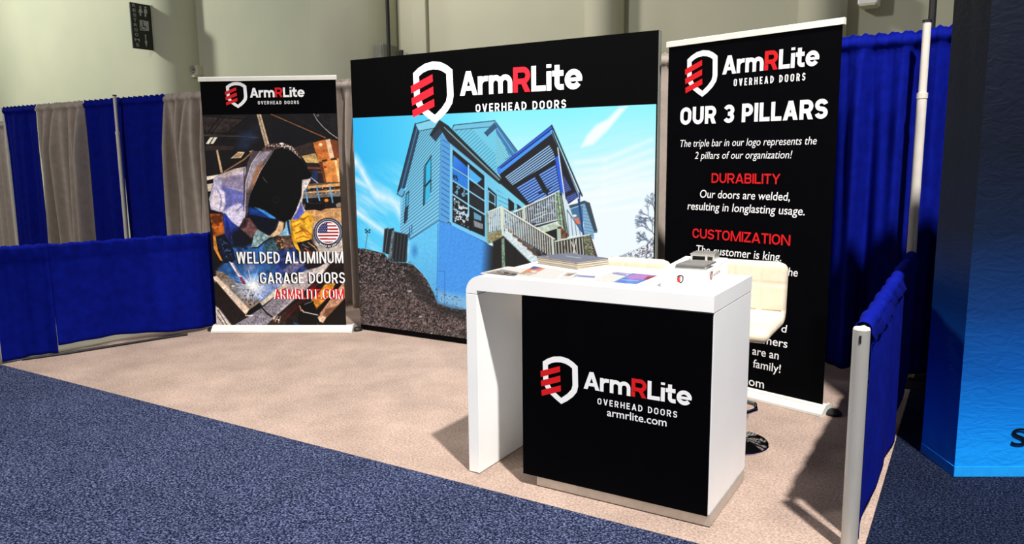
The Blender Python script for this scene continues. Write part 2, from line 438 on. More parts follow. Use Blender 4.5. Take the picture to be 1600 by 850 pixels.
def glyph(ch, w, cw):
    """polygons of one letter, cap height 1, and its width"""
    h = w/2; W = max(GW.get(ch, .6)*cw, w*1.2); l, r, b, t = h, W-h, h, 1-h; m = .5; P = []
    S = lambda pts, c=False: P.extend(_stroke(pts, w, c))
    R = min((r-l)/2, .34)
    def bowl(y0, y1, x1):
        q = min((y1-y0)/2, x1-l, .30); S([(l, y1), (x1-q, y1)]+_arc(x1-q, y1-q, q, q, 90, 0)+_arc(x1-q, y0+q, q, q, 0, -90)+[(l, y0)])
    if ch == ' ': return [], .27*cw
    if ch == '.': return [[(0, 0), (w, 0), (w, w), (0, w)]], w
    if ch == 'I': S([(h, 0), (h, 1)]); return P, w
    if ch == 'i': S([(h, 0), (h, XH-.01)]); P.append([(0, 1-w*.62+.02), (w, 1-w*.62+.02), (w, 1.02), (0, 1.02)]); return P, w
    if ch == 'L': S([(l, 1), (l, b), (W, b)])
    elif ch == 'E': S([(W, t), (l, t), (l, b), (W, b)]); S([(l, m), (W*.93, m)])
    elif ch == 'T': S([(0, t), (W, t)]); S([(W/2, 0), (W/2, t)])
    elif ch == 'H': S([(l, 0), (l, 1)]); S([(r, 0), (r, 1)]); S([(l, m), (r, m)])
    elif ch == 'N': S([(l, 0), (l, 1)]); S([(r, 0), (r, 1)]); P.append([(w*.1, 1), (w*1.15, 1), (W-w*.1, 0), (W-w*1.15, 0)])
    elif ch == 'M':
        S([(l, 0), (l, 1)]); S([(r, 0), (r, 1)]); P.append([(w*.15, 1), (w*1.15, 1), (W/2+.45*w, 0), (W/2-.45*w, 0)]); P.append([(W-w*.15, 1), (W-w*1.15, 1), (W/2-.45*w, 0), (W/2+.45*w, 0)])
    elif ch in 'AV':
        k = 1.12; y0, y1 = (1, 0) if ch == 'V' else (0, 1)
        P.append([(0, y0), (w*k, y0), (W/2+.56*w, y1), (W/2-.56*w, y1)]); P.append([(W, y0), (W-w*k, y0), (W/2-.56*w, y1), (W/2+.56*w, y1)])
        if ch == 'A': q = .20; P.append([(W*.20, q), (W*.80, q), (W*.74, q+w*.85), (W*.26, q+w*.85)])
    elif ch == 'Y':
        P.append([(0, 1), (w*1.12, 1), (W/2+.5*w, .42), (W/2-.5*w, .42)]); P.append([(W, 1), (W-w*1.12, 1), (W/2-.5*w, .42), (W/2+.5*w, .42)]); S([(W/2, 0), (W/2, .45)])
    elif ch == 'W':
        for x0 in (0, W/2-.25*w):
            x1 = x0+W/2+.25*w; c = (x0+x1)/2
            P.append([(x0, 1), (x0+w*1.02, 1), (c+.5*w, 0), (c-.5*w, 0)]); P.append([(x1, 1), (x1-w*1.02, 1), (c-.5*w, 0), (c+.5*w, 0)])
    elif ch == 'O': S(_arc(W/2, t-R, (r-l)/2, R, 0, 180, 16)+_arc(W/2, b+R, (r-l)/2, R, 180, 360, 16), True)
    elif ch == 'U': S([(l, 1), (l, b+R)]+_arc(W/2, b+R, (r-l)/2, R, 180, 360, 16)+[(r, 1)])
    elif ch in 'CG':
        q = (r-l)/2
        S(_arc(W/2, t-R, q, R, 8, 180, 14)+_arc(W/2, b+R, q, R, 180, 352 if ch == 'C' else 360, 14)+([(r, .47)] if ch == 'G' else []))
        if ch == 'G': S([(W*.55, .47), (W, .47)])
    elif ch == 'D': S([(l, 0), (l, 1)]); q = min(r-l, .36); S([(l, t), (r-q, t)]+_arc(r-q, t-q, q, q, 90, 0)+_arc(r-q, b+q, q, q, 0, -90)+[(l, b)])
    elif ch == 'P': S([(l, 0), (l, 1)]); bowl(.42, t, r)
    elif ch == 'B': S([(l, 0), (l, 1)]); bowl(.52, t, r-.03); bowl(b, .52, r)
    elif ch == 'R': S([(l, 0), (l, 1)]); bowl(.43, t, r-.01); P.append([(W*.40, .46), (W*.40+w*1.15, .46), (W, 0), (W-w*1.2, 0)])
    elif ch == 'Z': S([(0, t), (W, t)]); S([(0, b), (W, b)]); P.append([(0, w*.6), (w*1.1, w*.6), (W, 1-w*.6), (W-w*1.1, 1-w*.6)])
    elif ch == 'S':
        q = (r-l)/2; ry = (t-b)/4
        S(_arc(W/2, t-ry, q, ry, 12, 250, 16)+_arc(W/2, b+ry, q, ry, 70, -168, 16))
    elif ch == '3':
        q = (r-l)/2; ry = (t-b)/4
        S(_arc(W/2, t-ry, q, ry, 160, -80, 16)); S(_arc(W/2, b+ry, q, ry, 80, -160, 16)); S([(W*.42, m), (W*.62, m)])
    elif ch == 'r':
        S([(h, 0), (h, XH)]); q = min(.28, W-h); S(_arc(h+q, XH-h-.28, q, .28, 170, 84, 8)+[(W, XH-h-.005)])
    elif ch == 'm':
        S([(h, 0), (h, XH)]); step = (W-w)/2
        for k in range(2): x0 = h+k*step; S(_arc(x0+step/2, XH-h-.24, step/2, .24, 168, 0, 12)+[(x0+step, 0)])
    elif ch == 't':
        x = W*.42; S([(x, .97), (x, .26)]+_arc(x+.16, .26-.001, .16, .26-h, 180, 270, 8)+[(W, h+.005)]); S([(0, XH-h), (W*.97, XH-h)])
    elif ch == 'e':
        q = (r-l)/2; ry = (XH-w+.02)/2; cy = h-.01+ry
        S(_arc(W/2, cy, q, ry, 0, 325, 26)); S([(l, cy-.01), (W-.015, cy-.01)]) if False else P.append([(l, cy-w*.36), (W-.004, cy-w*.36), (W-.004, cy+w*.30), (l, cy+w*.30)])
    return P, W
def set_line(body, w, cw, gap):
    x = 0.0; out = []
    for i, ch in enumerate(body):
        P, W = glyph(ch, w, cw); out += [(i, [(px+x, py) for px, py in p]) for p in P]
        x += W+(gap if i < len(body)-1 else 0)
        if ch == 'A' and i+1 < len(body) and body[i+1] == 'r': x -= .02
        if ch == 'L' and i+1 < len(body) and body[i+1] == 'i': x -= .0
    return out, x
def put_caps(bm, face, body, a, b, cap, w=.18, gap=.1, mi=0, off=.0012, red=None, d=(0, 0)):
    s0, h0 = face.hit(a[0]+d[0], a[1]+d[1]); s1, h1 = face.hit(b[0]+d[0], b[1]+d[1]); _, ht = face.hit(a[0]+d[0], a[1]+d[1]-cap)
    hb = (h0+h1)/2; H = ht-h0; want = (s1-s0)/H; lo, hi = .2, 3.0
    for _ in range(40):
        c = (lo+hi)/2
        if set_line(body, w, c, gap)[1] < want: lo = c
        else: hi = c
    out, width = set_line(body, w, (lo+hi)/2, gap); kx = (s1-s0)/width
    last, k = -1, 0
    for i, p in out:
        k = k+1 if i == last else 0; last = i
        vs = [bm.verts.new(face.at(s0+x*kx, hb+y*H, off+.00006*k)) for x, y in p]
        try: f = bm.faces.new(vs)
        except ValueError: continue
        f.material_index = red[1] if red and body[i] == red[0] and i == red[2] else mi

# ------------------------------------------------------------------ the house on the big screen
def paint_house(A):
    x, y = A.x, A.y
    # sky: deep cyan at the left, paling to white at the right and towards the ground
    t = np.clip((x-555)/230, 0, 1)[:, None]
    base = np.array([40, 186, 246.])*(1-t)+np.array([138, 244, 255.])*t
    lo = np.clip((y-250)/140, 0, 1)[:, None]; base = np.where((x < 700)[:, None], base*(1-.4*lo)+np.array([140, 226, 250.])*.4*lo, base)
    wl = np.clip(fbm((x*.8+y*.6)*.02, (y*.8-x*.6)*.09, 3)*2.6-1.05, 0, 1)*np.clip((y-245)/50, 0, 1)*.55
    d1 = np.abs((y-262)-(x-556)*1.05-8*np.sin(x*.11)); d2 = np.abs((y-330)-(x-556)*.75); d3 = np.abs((y-300)-(x-590)*.55)
    wl = np.maximum(wl, np.clip(1-d1/20, 0, 1)*(.55+.6*fbm(x*.09, y*.06, 5))); wl = np.maximum(wl, np.clip(1-d2/10, 0, 1)*(.6+.5*fbm(x*.08, y*.08, 6))); wl = np.maximum(wl, np.clip(1-d3/11, 0, 1)*.75)
    wl = np.where(x < 700, np.clip(wl, 0, .92), 0)
    wr = np.clip((y-175)/135+np.clip((x-880)/900, 0, .12), 0, 1)*(.62+.5*fbm(x*.012+y*.02, y*.09+x*.02, 9)); wr = np.where(x > 760, np.clip(wr*1.15, 0, 1), 0)
    wr = np.where((y > 300) & (x > 760), np.maximum(wr, np.clip((y-300)/30, 0, 1)), wr)
    w = np.clip(np.maximum(wl, wr), 0, 1)[:, None]
    A.c[:] = base*(1-w)+np.array([240, 250, 255.])*w
    A.poly([(968, 168), (981, 165), (948, 205), (926, 226), (908, 230), (917, 212), (931, 196), (950, 186)], (245, 253, 255), 3)
    for k in range(7):
        yy = 244+k*13; A.line([(900+k*2, yy+10), (945, yy+6), (1018, yy-26+k*4)], (250, 255, 255), 5, .45, 3)
    A.line([(561, 369), (598, 380)], (120, 190, 220), .7, .8); A.line([(562, 377), (596, 386)], (120, 190, 220), .7, .7)
    # floodlight pole
    A.line([(571, 389), (574.5, 362)], (70, 90, 100), .9)
    for p in ((571.5, 359), (574, 361), (577.5, 359.5), (572, 363), (577, 363)): A.blob(p[0], p[1], 1.8, 1.8, (20, 25, 30), .5)
    # bare tree at the right
    rnd = random.Random(5)
    def branch(px, py, a, l, d):
        qx, qy = px+math.cos(a)*l, py-math.sin(a)*l
        A.line([(px, py), (qx, qy)], (88, 104, 130), .45+.3*d, .75, .5)
        if d > 0:
            for _ in range(3): branch(qx, qy, a+rnd.uniform(-.75, .75), l*rnd.uniform(.62, .85), d-1)
    for bx, by, a in ((1026, 372, 2.2), (1028, 352, 2.5), (1027, 385, 2.7), (1028, 340, 2.0)): branch(bx, by, a, 12, 4)
    T = [(1030, 366), (1018, 372), (1008, 384), (985, 394), (965, 402), (975, 410), (1030, 410)]
    A.specks(T, (62, 66, 92), .42, .5, 4, 1.5, 1, 6); A.specks(T, (225, 235, 245), .56, .6, 14, 1.5, .9, 9); A.specks(T, (120, 90, 84), .6, .5, 24, 1.5, .8, 9)
    # upper gable behind
    g1 = [(708, 202), (770, 198), (775, 206), (777, 275), (700, 215)]
    A.poly(g1, (112, 205, 232)); A.hatch(g1, (690, 150), (800, 270), (640, 195), (750, 315), 36, (38, 104, 140), .75, .85)
    g2 = [(774, 205), (801, 240), (800, 248), (776, 270)]
    A.poly(g2, (138, 222, 240)); A.hatch(g2, (774, 195), (774, 275), (800, 222), (800, 302), 20, (38, 104, 140), .75, .8)
    A.poly([(773, 188.5), (808.5, 236), (800, 246), (775, 207)], (58, 122, 178)); A.line([(773, 188.5), (808.5, 236)], (20, 40, 70), 1.1); A.line([(776, 200), (803, 239)], (120, 200, 235), 1.2)
    A.poly([(707.5, 196), (773, 188.5), (775, 194), (767, 199), (711, 204)], (112, 196, 226)); A.line([(707, 201), (709, 195.5), (773, 188.5)], (18, 36, 60), 1.2); A.line([(711, 203), (768, 198)], (30, 70, 100), 1)
    A.poly([(757, 207), (773, 191), (777, 199), (762, 212.5)], (44, 86, 122)); A.line([(757, 207), (762, 212.5)], (12, 24, 40), 1.2)
    A.line([(791, 233), (797, 245), (790, 249)], (50, 110, 150), 1)
    # left gable wall
    w1 = [(652, 200), (690, 200), (689.5, 212), (686, 345), (641, 374.5), (625, 384), (625.5, 306), (634, 298)]
    A.poly(w1, (118, 205, 235), col2=(122, 200, 238), g=((640, 200), (660, 370)))
    A.hatch(w1, (703, 120), (686, 345), (640, 210), (622, 388), 36, (26, 62, 86), .8, .9)
    A.line([(689.3, 208), (686, 345)], (60, 130, 180), 1.2)
    A.poly([(649, 193.5), (656, 204), (633, 294), (621.5, 300)], (32, 60, 88)); A.line([(649, 193), (621.5, 299)], (8, 16, 28), 1.6); A.line([(652.5, 198), (627, 296)], (70, 124, 165), 1.5)
    A.poly([(621, 303), (626, 294), (631.5, 295), (632.5, 300), (628.5, 307.5)], (96, 176, 220)); A.line([(620.8, 303.5), (628.5, 308), (632.5, 299)], (14, 26, 40), 1.1); A.line([(620.8, 303), (625, 294)], (14, 26, 40), 1.2)
    A.poly([(649, 193.5), (673, 187), (688, 187), (684, 197), (655, 205)], (132, 210, 236)); A.line([(648.5, 194), (673, 187), (684, 187)], (18, 38, 60), 1.3); A.line([(655, 204.5), (680, 200)], (30, 66, 96), 1)
    # windows in it
    A.poly([(664.5, 258), (674, 243), (674, 298), (662, 322)], (28, 70, 96)); A.poly([(666, 258.5), (673, 247.5), (672.5, 281), (665, 290)], (38, 188, 232)); A.poly([(665, 292), (672.5, 284), (672, 309), (664, 317)], (52, 184, 226)); A.line([(664.5, 291), (673, 281)], (10, 16, 20), 2.2); A.line([(664.5, 258), (674, 243)], (14, 30, 44), 1.2); A.line([(663, 260), (661.5, 321)], (16, 32, 44), 1.3)
    A.poly([(634, 304), (639.5, 297), (637, 343), (632, 350)], (26, 60, 84)); A.poly([(635, 305), (638.5, 301), (637.5, 321), (634.5, 325)], (60, 170, 210)); A.line([(633.5, 327), (638, 322)], (8, 12, 16), 2); A.line([(633, 330), (632, 348)], (12, 20, 28), 2)
    A.poly([(637.5, 365), (641, 360), (641, 368), (638.5, 373)], (40, 110, 160)); A.line([(640, 356), (640, 372)], (30, 80, 120), 1.3); A.line([(643.5, 352), (643.5, 364)], (30, 80, 120), 1.3)
    # window wall
    w2 = [(690, 208), (704, 222), (783, 287), (838, 332), (838, 372), (762, 381), (704, 351), (686, 345)]
    A.poly(w2, (92, 176, 232), col2=(120, 210, 236), g=((700, 300), (790, 300)))
    A.poly([(689.5, 209), (705, 224), (704, 350), (686, 344)], (84, 160, 222)); A.hatch([(691, 216), (702.5, 226), (702, 344), (688.5, 340)], (688, 212), (688, 338), (704, 222), (704, 348), 15, (30, 66, 120), .9)
    A.line([(704.5, 224), (703.5, 349)], (140, 215, 245), 1.6)
    A.hatch([(776, 296), (838, 336), (838, 372), (783, 340)], (775, 285), (775, 380), (838, 322), (838, 398), 13, (30, 84, 130), .8, .8)
    A.poly([(707, 233), (757.5, 275), (757.5, 370), (706.5, 347)], (12, 16, 22))
    A.poly([(708.5, 242), (731, 262), (731, 276), (707.5, 260.5)], (52, 140, 235), col2=(20, 96, 215), g=((708, 245), (730, 272)))
    A.poly([(707.5, 263), (731, 279), (731, 296.5), (707.5, 281)], (34, 126, 225)); A.specks([(707, 270), (714, 275), (716, 284), (707, 281)], (6, 8, 10), .4, .6, 3)
    A.poly([(733.5, 263), (753, 280), (744, 288), (733.5, 281)], (74, 176, 245)); A.poly([(745, 287), (753, 281), (753, 292)], (10, 12, 16))
    A.poly([(735, 297), (744, 289), (753, 294), (753, 309), (735, 299)], (26, 32, 42)); A.hatch([(734, 300), (755, 312), (755, 330), (734, 318)], (734, 322), (734, 302), (756, 330), (756, 310), 6, (70, 78, 86), .7, .8)
    lw = [(709, 308), (732, 326), (732, 356), (709, 346)]
    A.specks([(709, 284), (731, 300), (731, 315), (709, 301)], (120, 180, 225), .53, .35, 6, .5, .9); A.specks(lw, (225, 240, 250), .5, .28, 11, .6, .95, 9); A.specks(lw, (8, 10, 12), .6, .5, 12, .6, .9, 9)
    A.poly([(740, 331), (752, 338), (752, 345), (741, 342)], (120, 190, 225), a=.8); A.hatch([(740, 344), (754, 350), (754, 358), (741, 354)], (740, 340), (756, 344), (740, 360), (756, 364), 9, (225, 235, 240), .9)
    fr = (150, 222, 248)
    A.line([(732, 257), (732, 337)], fr, 2.2); A.line([(707, 261.5), (732, 277.5), (756, 296)], fr, 1.6); A.line([(707, 282), (732, 298), (757, 314)], fr, 1.8); A.line([(707, 303.5), (732, 320), (757, 335)], fr, 2.0)
    A.line([(735, 325), (735, 360)], (6, 8, 10), 2.2); A.line([(709, 326.5), (732, 338)], (165, 215, 240), 1.4)
    A.line([(706.2, 232), (706, 348)], (132, 212, 246), 1.8); A.line([(706, 230.5), (758, 273.5)], (116, 196, 232), 2.6); A.line([(709, 236.5), (757, 277)], (8, 10, 12), 2.2); A.line([(757.8, 274), (757.8, 334)], (132, 212, 246), 1.8)
    A.poly([(705, 346), (761.5, 374), (761.5, 380), (705, 352)], (118, 200, 245)); A.line([(704, 350.5), (706, 353.5), (761, 380.5)], (6, 14, 26), 1.4)
    A.line([(700, 347), (704, 349)], (6, 14, 26), 1.3); A.line([(686, 345), (700, 350)], (10, 24, 44), 1.3); A.line([(686, 345), (641, 374.5)], (12, 36, 56), 1.5)
    A.poly([(762.5, 292), (776, 304), (776, 327), (762.5, 330)], (12, 16, 22)); A.poly([(764.5, 299), (773, 306), (773, 318), (764, 314)], (30, 34, 40)); A.line([(763.5, 298), (773.5, 306), (773.5, 322)], fr, 1.3); A.line([(763, 314), (773.5, 319.5)], fr, 1.5); A.line([(763.5, 298), (763, 328)], fr, 1.2)
    A.poly([(794, 308), (804, 317), (804, 328), (794.5, 331)], (14, 18, 26)); A.line([(793.5, 308), (804, 317), (804, 328)], (150, 220, 245), 1.1); A.poly([(808, 318.5), (815, 324), (815, 326), (808, 329)], (16, 24, 36))
    # eave running down to the porch
    A.poly([(687, 188), (700, 197), (784, 281), (781, 288), (700, 221), (691, 207), (680.5, 221), (671.5, 211)], (26, 30, 36))
    A.line([(672, 211), (687, 188.5), (700, 197), (784, 281)], (6, 8, 10), 1.6); A.line([(700, 205), (782, 284)], (96, 108, 108), 2.0); A.line([(694, 199), (783, 283)], (150, 220, 235), .9); A.poly([(680.5, 221), (691, 207), (687, 200), (675, 213)], (36, 60, 84), a=.8)
    A.poly([(778, 284), (786, 277), (838, 318), (830, 328)], (14, 17, 22))
    # porch roof
    A.poly([(779, 272), (863, 208), (872, 226), (906, 306), (884, 322), (838, 320), (826, 322), (788, 286)], (11, 14, 21))
    s1 = [(789, 276), (858, 226.5), (864, 236), (868, 249), (801, 290)]
    A.poly(s1, (24, 40, 78)); A.hatch(s1, (789, 276), (803, 293), (858, 226), (872, 246), 7, (176, 222, 255), 1.5)
    s2 = [(807, 293), (868, 257), (876, 303), (846, 314), (826, 317)]
    A.poly(s2, (26, 52, 130)); A.hatch(s2, (807, 293), (833, 328), (868, 257), (894, 292), 11, (130, 188, 252), 1.7)
    s3 = [(880, 273), (893, 297), (882, 302)]; s4 = [(885, 307), (900, 300), (904, 308), (886, 318)]
    for s in (s3, s4): A.poly(s, (24, 30, 90)); A.hatch(s, (878, 268), (886, 322), (904, 258), (912, 310), 20, (110, 140, 225), 1.0)
    A.poly([(833, 272), (840, 269), (858, 300), (850, 302)], (9, 11, 16)); A.line([(801, 291), (869, 252)], (9, 11, 16), 3.5)
    A.line([(842, 302), (852, 298), (862, 292)], (10, 12, 18), 2); A.line([(852, 296), (856, 306)], (10, 12, 18), 3); A.blob(855, 298, 4, 3, (14, 18, 24), .4)
    A.poly([(777, 263), (861.5, 196), (864, 204), (778.5, 272)], (34, 96, 222)); A.poly([(778, 267.5), (862.5, 203), (864, 207), (779, 273.5)], (66, 150, 248)); A.line([(777.5, 266.5), (862.5, 201.5)], (12, 22, 60), 1.5); A.line([(777, 263), (861.5, 196)], (16, 40, 110), 1.0)
    A.poly([(777, 263), (782, 262), (781, 274), (777.5, 272)], (52, 130, 235))
    A.line([(862, 196), (909.5, 306)], (14, 22, 48), 2.4); A.line([(861, 204), (906, 310)], (160, 215, 245), 1.3); A.line([(863, 206), (902, 305)], (14, 22, 48), 2.0); A.line([(906, 300), (905, 318)], (26, 52, 120), 2)
    A.poly([(867, 246), (873.5, 243), (883, 308), (876, 299)], (28, 92, 226)); A.line([(871.5, 231), (885.5, 330)], (235, 248, 255), 1.7)
    # house beyond the porch
    A.poly([(885, 322), (913, 313.5), (921.5, 317), (933.5, 360), (933, 364), (926, 364), (914, 330), (908, 366), (890, 366)], (62, 112, 152))
    A.poly([(886, 322), (913, 313.5), (921.5, 317), (908, 320), (888, 327)], (56, 72, 88)); A.line([(887, 320), (904, 316)], (240, 250, 255), 2.2); A.line([(889, 327), (913, 319)], (160, 210, 235), 1.4)
    A.poly([(914, 318), (921.5, 317), (933.5, 361), (927, 362)], (52, 68, 82)); A.poly([(910, 322), (914, 320), (928, 362), (928, 374), (913, 368)], (130, 176, 208)); A.hatch([(910, 322), (914, 320), (928, 362), (928, 374), (913, 368)], (906, 310), (912, 372), (922, 314), (930, 376), 12, (70, 110, 150), .7)
    A.blob(898, 337, 4, 2.2, (240, 248, 252), .4); A.poly([(897, 341), (904, 340), (907, 350), (900, 350)], (222, 118, 92)); A.line([(904, 312), (911.5, 367)], (22, 52, 118), 3.0)
    # deck
    A.poly([(878, 300), (886, 314), (900, 350), (910, 366), (882, 372)], (216, 232, 240)); A.line([(886, 328), (909, 362)], (40, 70, 100), 1.3)
    for k in range(4): A.line([(886+k*6, 330+k*8), (889+k*6, 368)], (70, 100, 130), .9)
    A.poly([(803, 333), (873, 301), (873, 345), (838, 356), (803, 345)], (34, 52, 84))
    A.specks([(825, 325), (868, 305), (868, 338), (838, 350)], (150, 190, 225), .55, .3, 31, .5, .8)
    A.line([(830, 345), (856, 333)], (205, 222, 230), 1.2); A.line([(836, 336), (852, 330)], (205, 222, 230), 1.0)
    for k in range(19):
        t = k/18; xx = 805+t*62; A.line([(xx, 330.5-t*28), (xx+2.0, 351-t*7)], (228, 226, 208), 1.25)
    A.line([(803, 331), (873.5, 299)], (236, 240, 226), 1.9); A.line([(803, 334), (868, 304)], (96, 92, 70), 1.0); A.line([(836, 352), (871, 343)], (230, 226, 205), 1.7)
    A.poly([(816.5, 325), (820.5, 324), (822, 342), (817.5, 345)], (206, 214, 196))
    A.poly([(838, 356), (873, 346.5), (875, 357), (850, 364)], (196, 212, 190), noise=.25, ns=.3)
    A.poly([(866, 302), (874, 299), (880.5, 356), (872, 349)], (150, 176, 148), noise=.6, ns=.4); A.line([(870, 301), (876, 351)], (40, 48, 36), 1.0)
    A.poly([(874, 300), (879, 310), (889, 371), (880, 356)], (62, 74, 58), noise=.9, ns=.5); A.line([(876, 306), (886, 366)], (160, 176, 160), 1.0)
    A.poly([(848, 364), (871, 357), (871, 376), (866, 377)], (14, 13, 9)); A.poly([(871, 355), (876, 353), (889, 368), (886, 372), (872, 374)], (104, 64, 36), noise=.9, ns=.4); A.poly([(870, 357), (876, 358), (877, 376), (871, 377)], (176, 196, 178))
    # lower deck
    A.poly([(865, 378), (921, 367), (935, 408), (933, 414), (864, 414)], (42, 32, 26))
    for k in range(11):
        t = k/10; A.line([(868+t*46, 379-t*8), (870+t*48, 414)], (206, 216, 204), 1.5, .95)
    A.line([(893, 378), (906, 412)], (222, 200, 176), 1.7); A.line([(880, 380), (893, 414)], (120, 84, 56), 1.5); A.line([(900, 374), (892, 412)], (215, 225, 218), 1.5)
    A.poly([(911, 369), (921.5, 367), (931, 412), (916, 412)], (104, 108, 84), noise=.9, ns=.5); A.line([(922, 368), (935.5, 410)], (70, 50, 50), 2.0); A.hatch([(921, 368), (934, 408), (934, 414), (929, 414)], (921, 368), (929, 420), (926, 366), (936, 414), 13, (180, 160, 160), .7)
    A.line([(865, 377.5), (921, 366.5)], (206, 222, 212), 2.0)
    # stairs and landing
    sr = [(783, 324), (866, 374), (866, 400), (846, 406), (787, 361)]
    A.poly(sr, (140, 180, 200), col2=(36, 36, 36), g=((790, 350), (850, 385)))
    A.specks(sr, (60, 70, 84), .52, .3, 41, .5, .9); A.specks(sr, (150, 110, 100), .6, .35, 44, .5, .8)
    A.poly([(786.5, 371), (790, 356), (797, 360), (804, 366), (811, 374), (817, 381), (824, 387), (831, 395), (840, 400), (842, 410), (829, 410)], (212, 226, 230), noise=.2, ns=.6)
    for p in ((797, 361), (804, 368), (811.5, 375.5), (819, 382), (826.5, 389), (835, 396.5), (842, 402)):
        A.poly([(p[0]-3, p[1]-4), (p[0]+5, p[1]+2), (p[0]+3.5, p[1]+4), (p[0]-3, p[1]+1)], (104, 64, 36))
    for k in range(21):
        t = k/20; xx = 787+t*75; A.line([(xx, 326+t*46), (xx+2.4-t, 358+t*44)], (226, 226, 212), 1.4, .95)
    A.line([(783, 323), (866.5, 373.5)], (240, 242, 226), 2.0); A.line([(786, 327), (866, 376)], (110, 100, 80), .8); A.line([(863, 372), (866, 410)], (206, 220, 206), 2.6)
    ld = [(761, 332), (784, 323), (785, 358), (763, 364)]
    A.poly(ld, (112, 156, 184)); A.specks(ld, (40, 54, 70), .52, .3, 51, .5, .9)
    for k in range(7):
        t = k/6; A.line([(764+t*18, 331-t*7), (765+t*18, 362-t*5)], (236, 238, 228), 1.5)
    A.line([(760.5, 332), (784, 322.5)], (228, 232, 210), 2); A.line([(760.8, 332), (762, 377)], (150, 160, 130), 2.2)
    A.poly([(762, 365), (785.5, 358.5), (787, 370), (763.5, 381)], (142, 132, 92), noise=.5, ns=.5)
    A.poly([(782, 323), (786.5, 323.5), (787.5, 368), (784, 368)], (222, 228, 206))
    # foundation
    A.poly([(641, 374.5), (686, 345), (683, 476), (676, 458), (664, 432), (648, 414), (638, 411)], (98, 196, 242), noise=.12, ns=.8, col2=(84, 172, 226), g=((660, 380), (670, 460)))
    A.poly([(686, 345), (704, 351), (762, 381), (830, 410), (830, 500), (722, 484), (705, 481.5), (683, 475)], (66, 150, 234), noise=.16, ns=.9)
    A.poly([(684, 455), (722, 462), (800, 462), (800, 490), (722, 484), (683, 475)], (132, 186, 216), 5, .8, noise=.15, ns=.7)
    A.blob(648, 392, 7, 14, (40, 110, 186), .9, .7); A.line([(639.5, 374), (638, 410)], (120, 200, 230), 1.6); A.line([(636.5, 372), (635.5, 408)], (30, 70, 100), 1.3)
    A.line([(684.5, 350), (682.5, 474)], (40, 112, 190), 1.0); A.line([(695, 424), (694.5, 478)], (44, 116, 186), .9); A.line([(684, 424), (695, 424)], (44, 116, 186), .9)
    A.poly([(770, 378), (787, 369), (830, 411), (830, 450), (774, 450)], (13, 15, 13), 1.2); ug = np.nonzero((A.x > 744) & (A.x < 776) & (A.y > 379) & (A.y < 450) & (A.y > 381-(762-A.x)*.51))[0]; A._blend(ug, np.clip((A.x[ug]-752+(A.y[ug]-400)*.06)/20, 0, 1), (13, 16, 16))
    A.poly([(783.5, 373), (788, 372), (789.5, 424), (784.5, 424)], (116, 146, 122), noise=.5, ns=.5); A.line([(805, 388), (805, 440)], (4, 5, 4), 2)
    # air conditioners
    for P in ([(598, 394), (601, 358), (606.5, 356), (604, 396)], [(601.5, 396), (606.5, 358), (615.5, 356.5), (612, 399)], [(607, 404), (613, 361), (637, 366.5), (633.5, 410), (611, 409)]):
        A.poly(P, (22, 27, 32)); A.line([P[0], P[1], P[2]], (84, 104, 116), 1.2)
    A.poly([(607, 404), (613, 361), (616, 361.5), (611.5, 406)], (92, 108, 116), noise=.7, ns=.6)
    for k in range(8): A.line([(617+k*2.6, 363.5+k*.6), (612.5+k*2.7, 407+k*.3)], (6, 8, 10) if k % 2 else (60, 70, 76), 1.0)
    A.line([(637.5, 366), (634, 410)], (40, 70, 90), 1.6)
    # bark mulch
    mp = [(555, 387.5), (571, 389), (600, 396), (607, 405), (611, 409.5), (635, 411), (646, 414), (660, 428), (670, 443), (678, 460), (683, 474), (694, 478), (705, 482), (722, 484), (800, 476), (900, 450), (1045, 428), (1045, 720), (550, 720)]
    A.poly(mp, (38, 30, 30), noise=.7, ns=.10)
    A.specks(mp, (86, 72, 70), .5, .42, 61, .6, .85, 8); A.specks(mp, (150, 130, 126), .57, .62, 62, .6, .9, 10); A.specks(mp, (9, 7, 8), .54, .4, 63, .6, .95, 9)
    A.specks([(565, 440), (640, 455), (722, 500), (722, 540), (600, 520), (565, 510)], (128, 98, 92), .53, .6, 64, 4, .8, 9)
    for k in range(900):
        px, py = rnd.uniform(560, 724), rnd.uniform(392, 534); a = rnd.uniform(0, 3.14); l = rnd.uniform(1.2, 3.4)
        if py > 396+max(0, px-600)*.6 and py < 515+(px-565)*.15: A.line([(px, py), (px+math.cos(a)*l, py+math.sin(a)*l)], rnd.choice([(160, 140, 136), (110, 92, 88), (12, 9, 10), (8, 6, 7), (134, 108, 98)]), .8, .85)
    A.poly([(640, 412), (683, 474), (722, 485), (722, 496), (690, 492), (660, 470), (640, 440)], (16, 13, 14), 6, .6)
    for p in ((657, 495, 3, 2), (700, 516, 2, 1.4), (580, 512, 2.2, 1.5), (640, 455, 5, 2), (674, 521, 3, 1.6), (600, 460, 3, 1.2)): A.blob(p[0], p[1], p[2], p[3], (196, 190, 194), .5, .8)

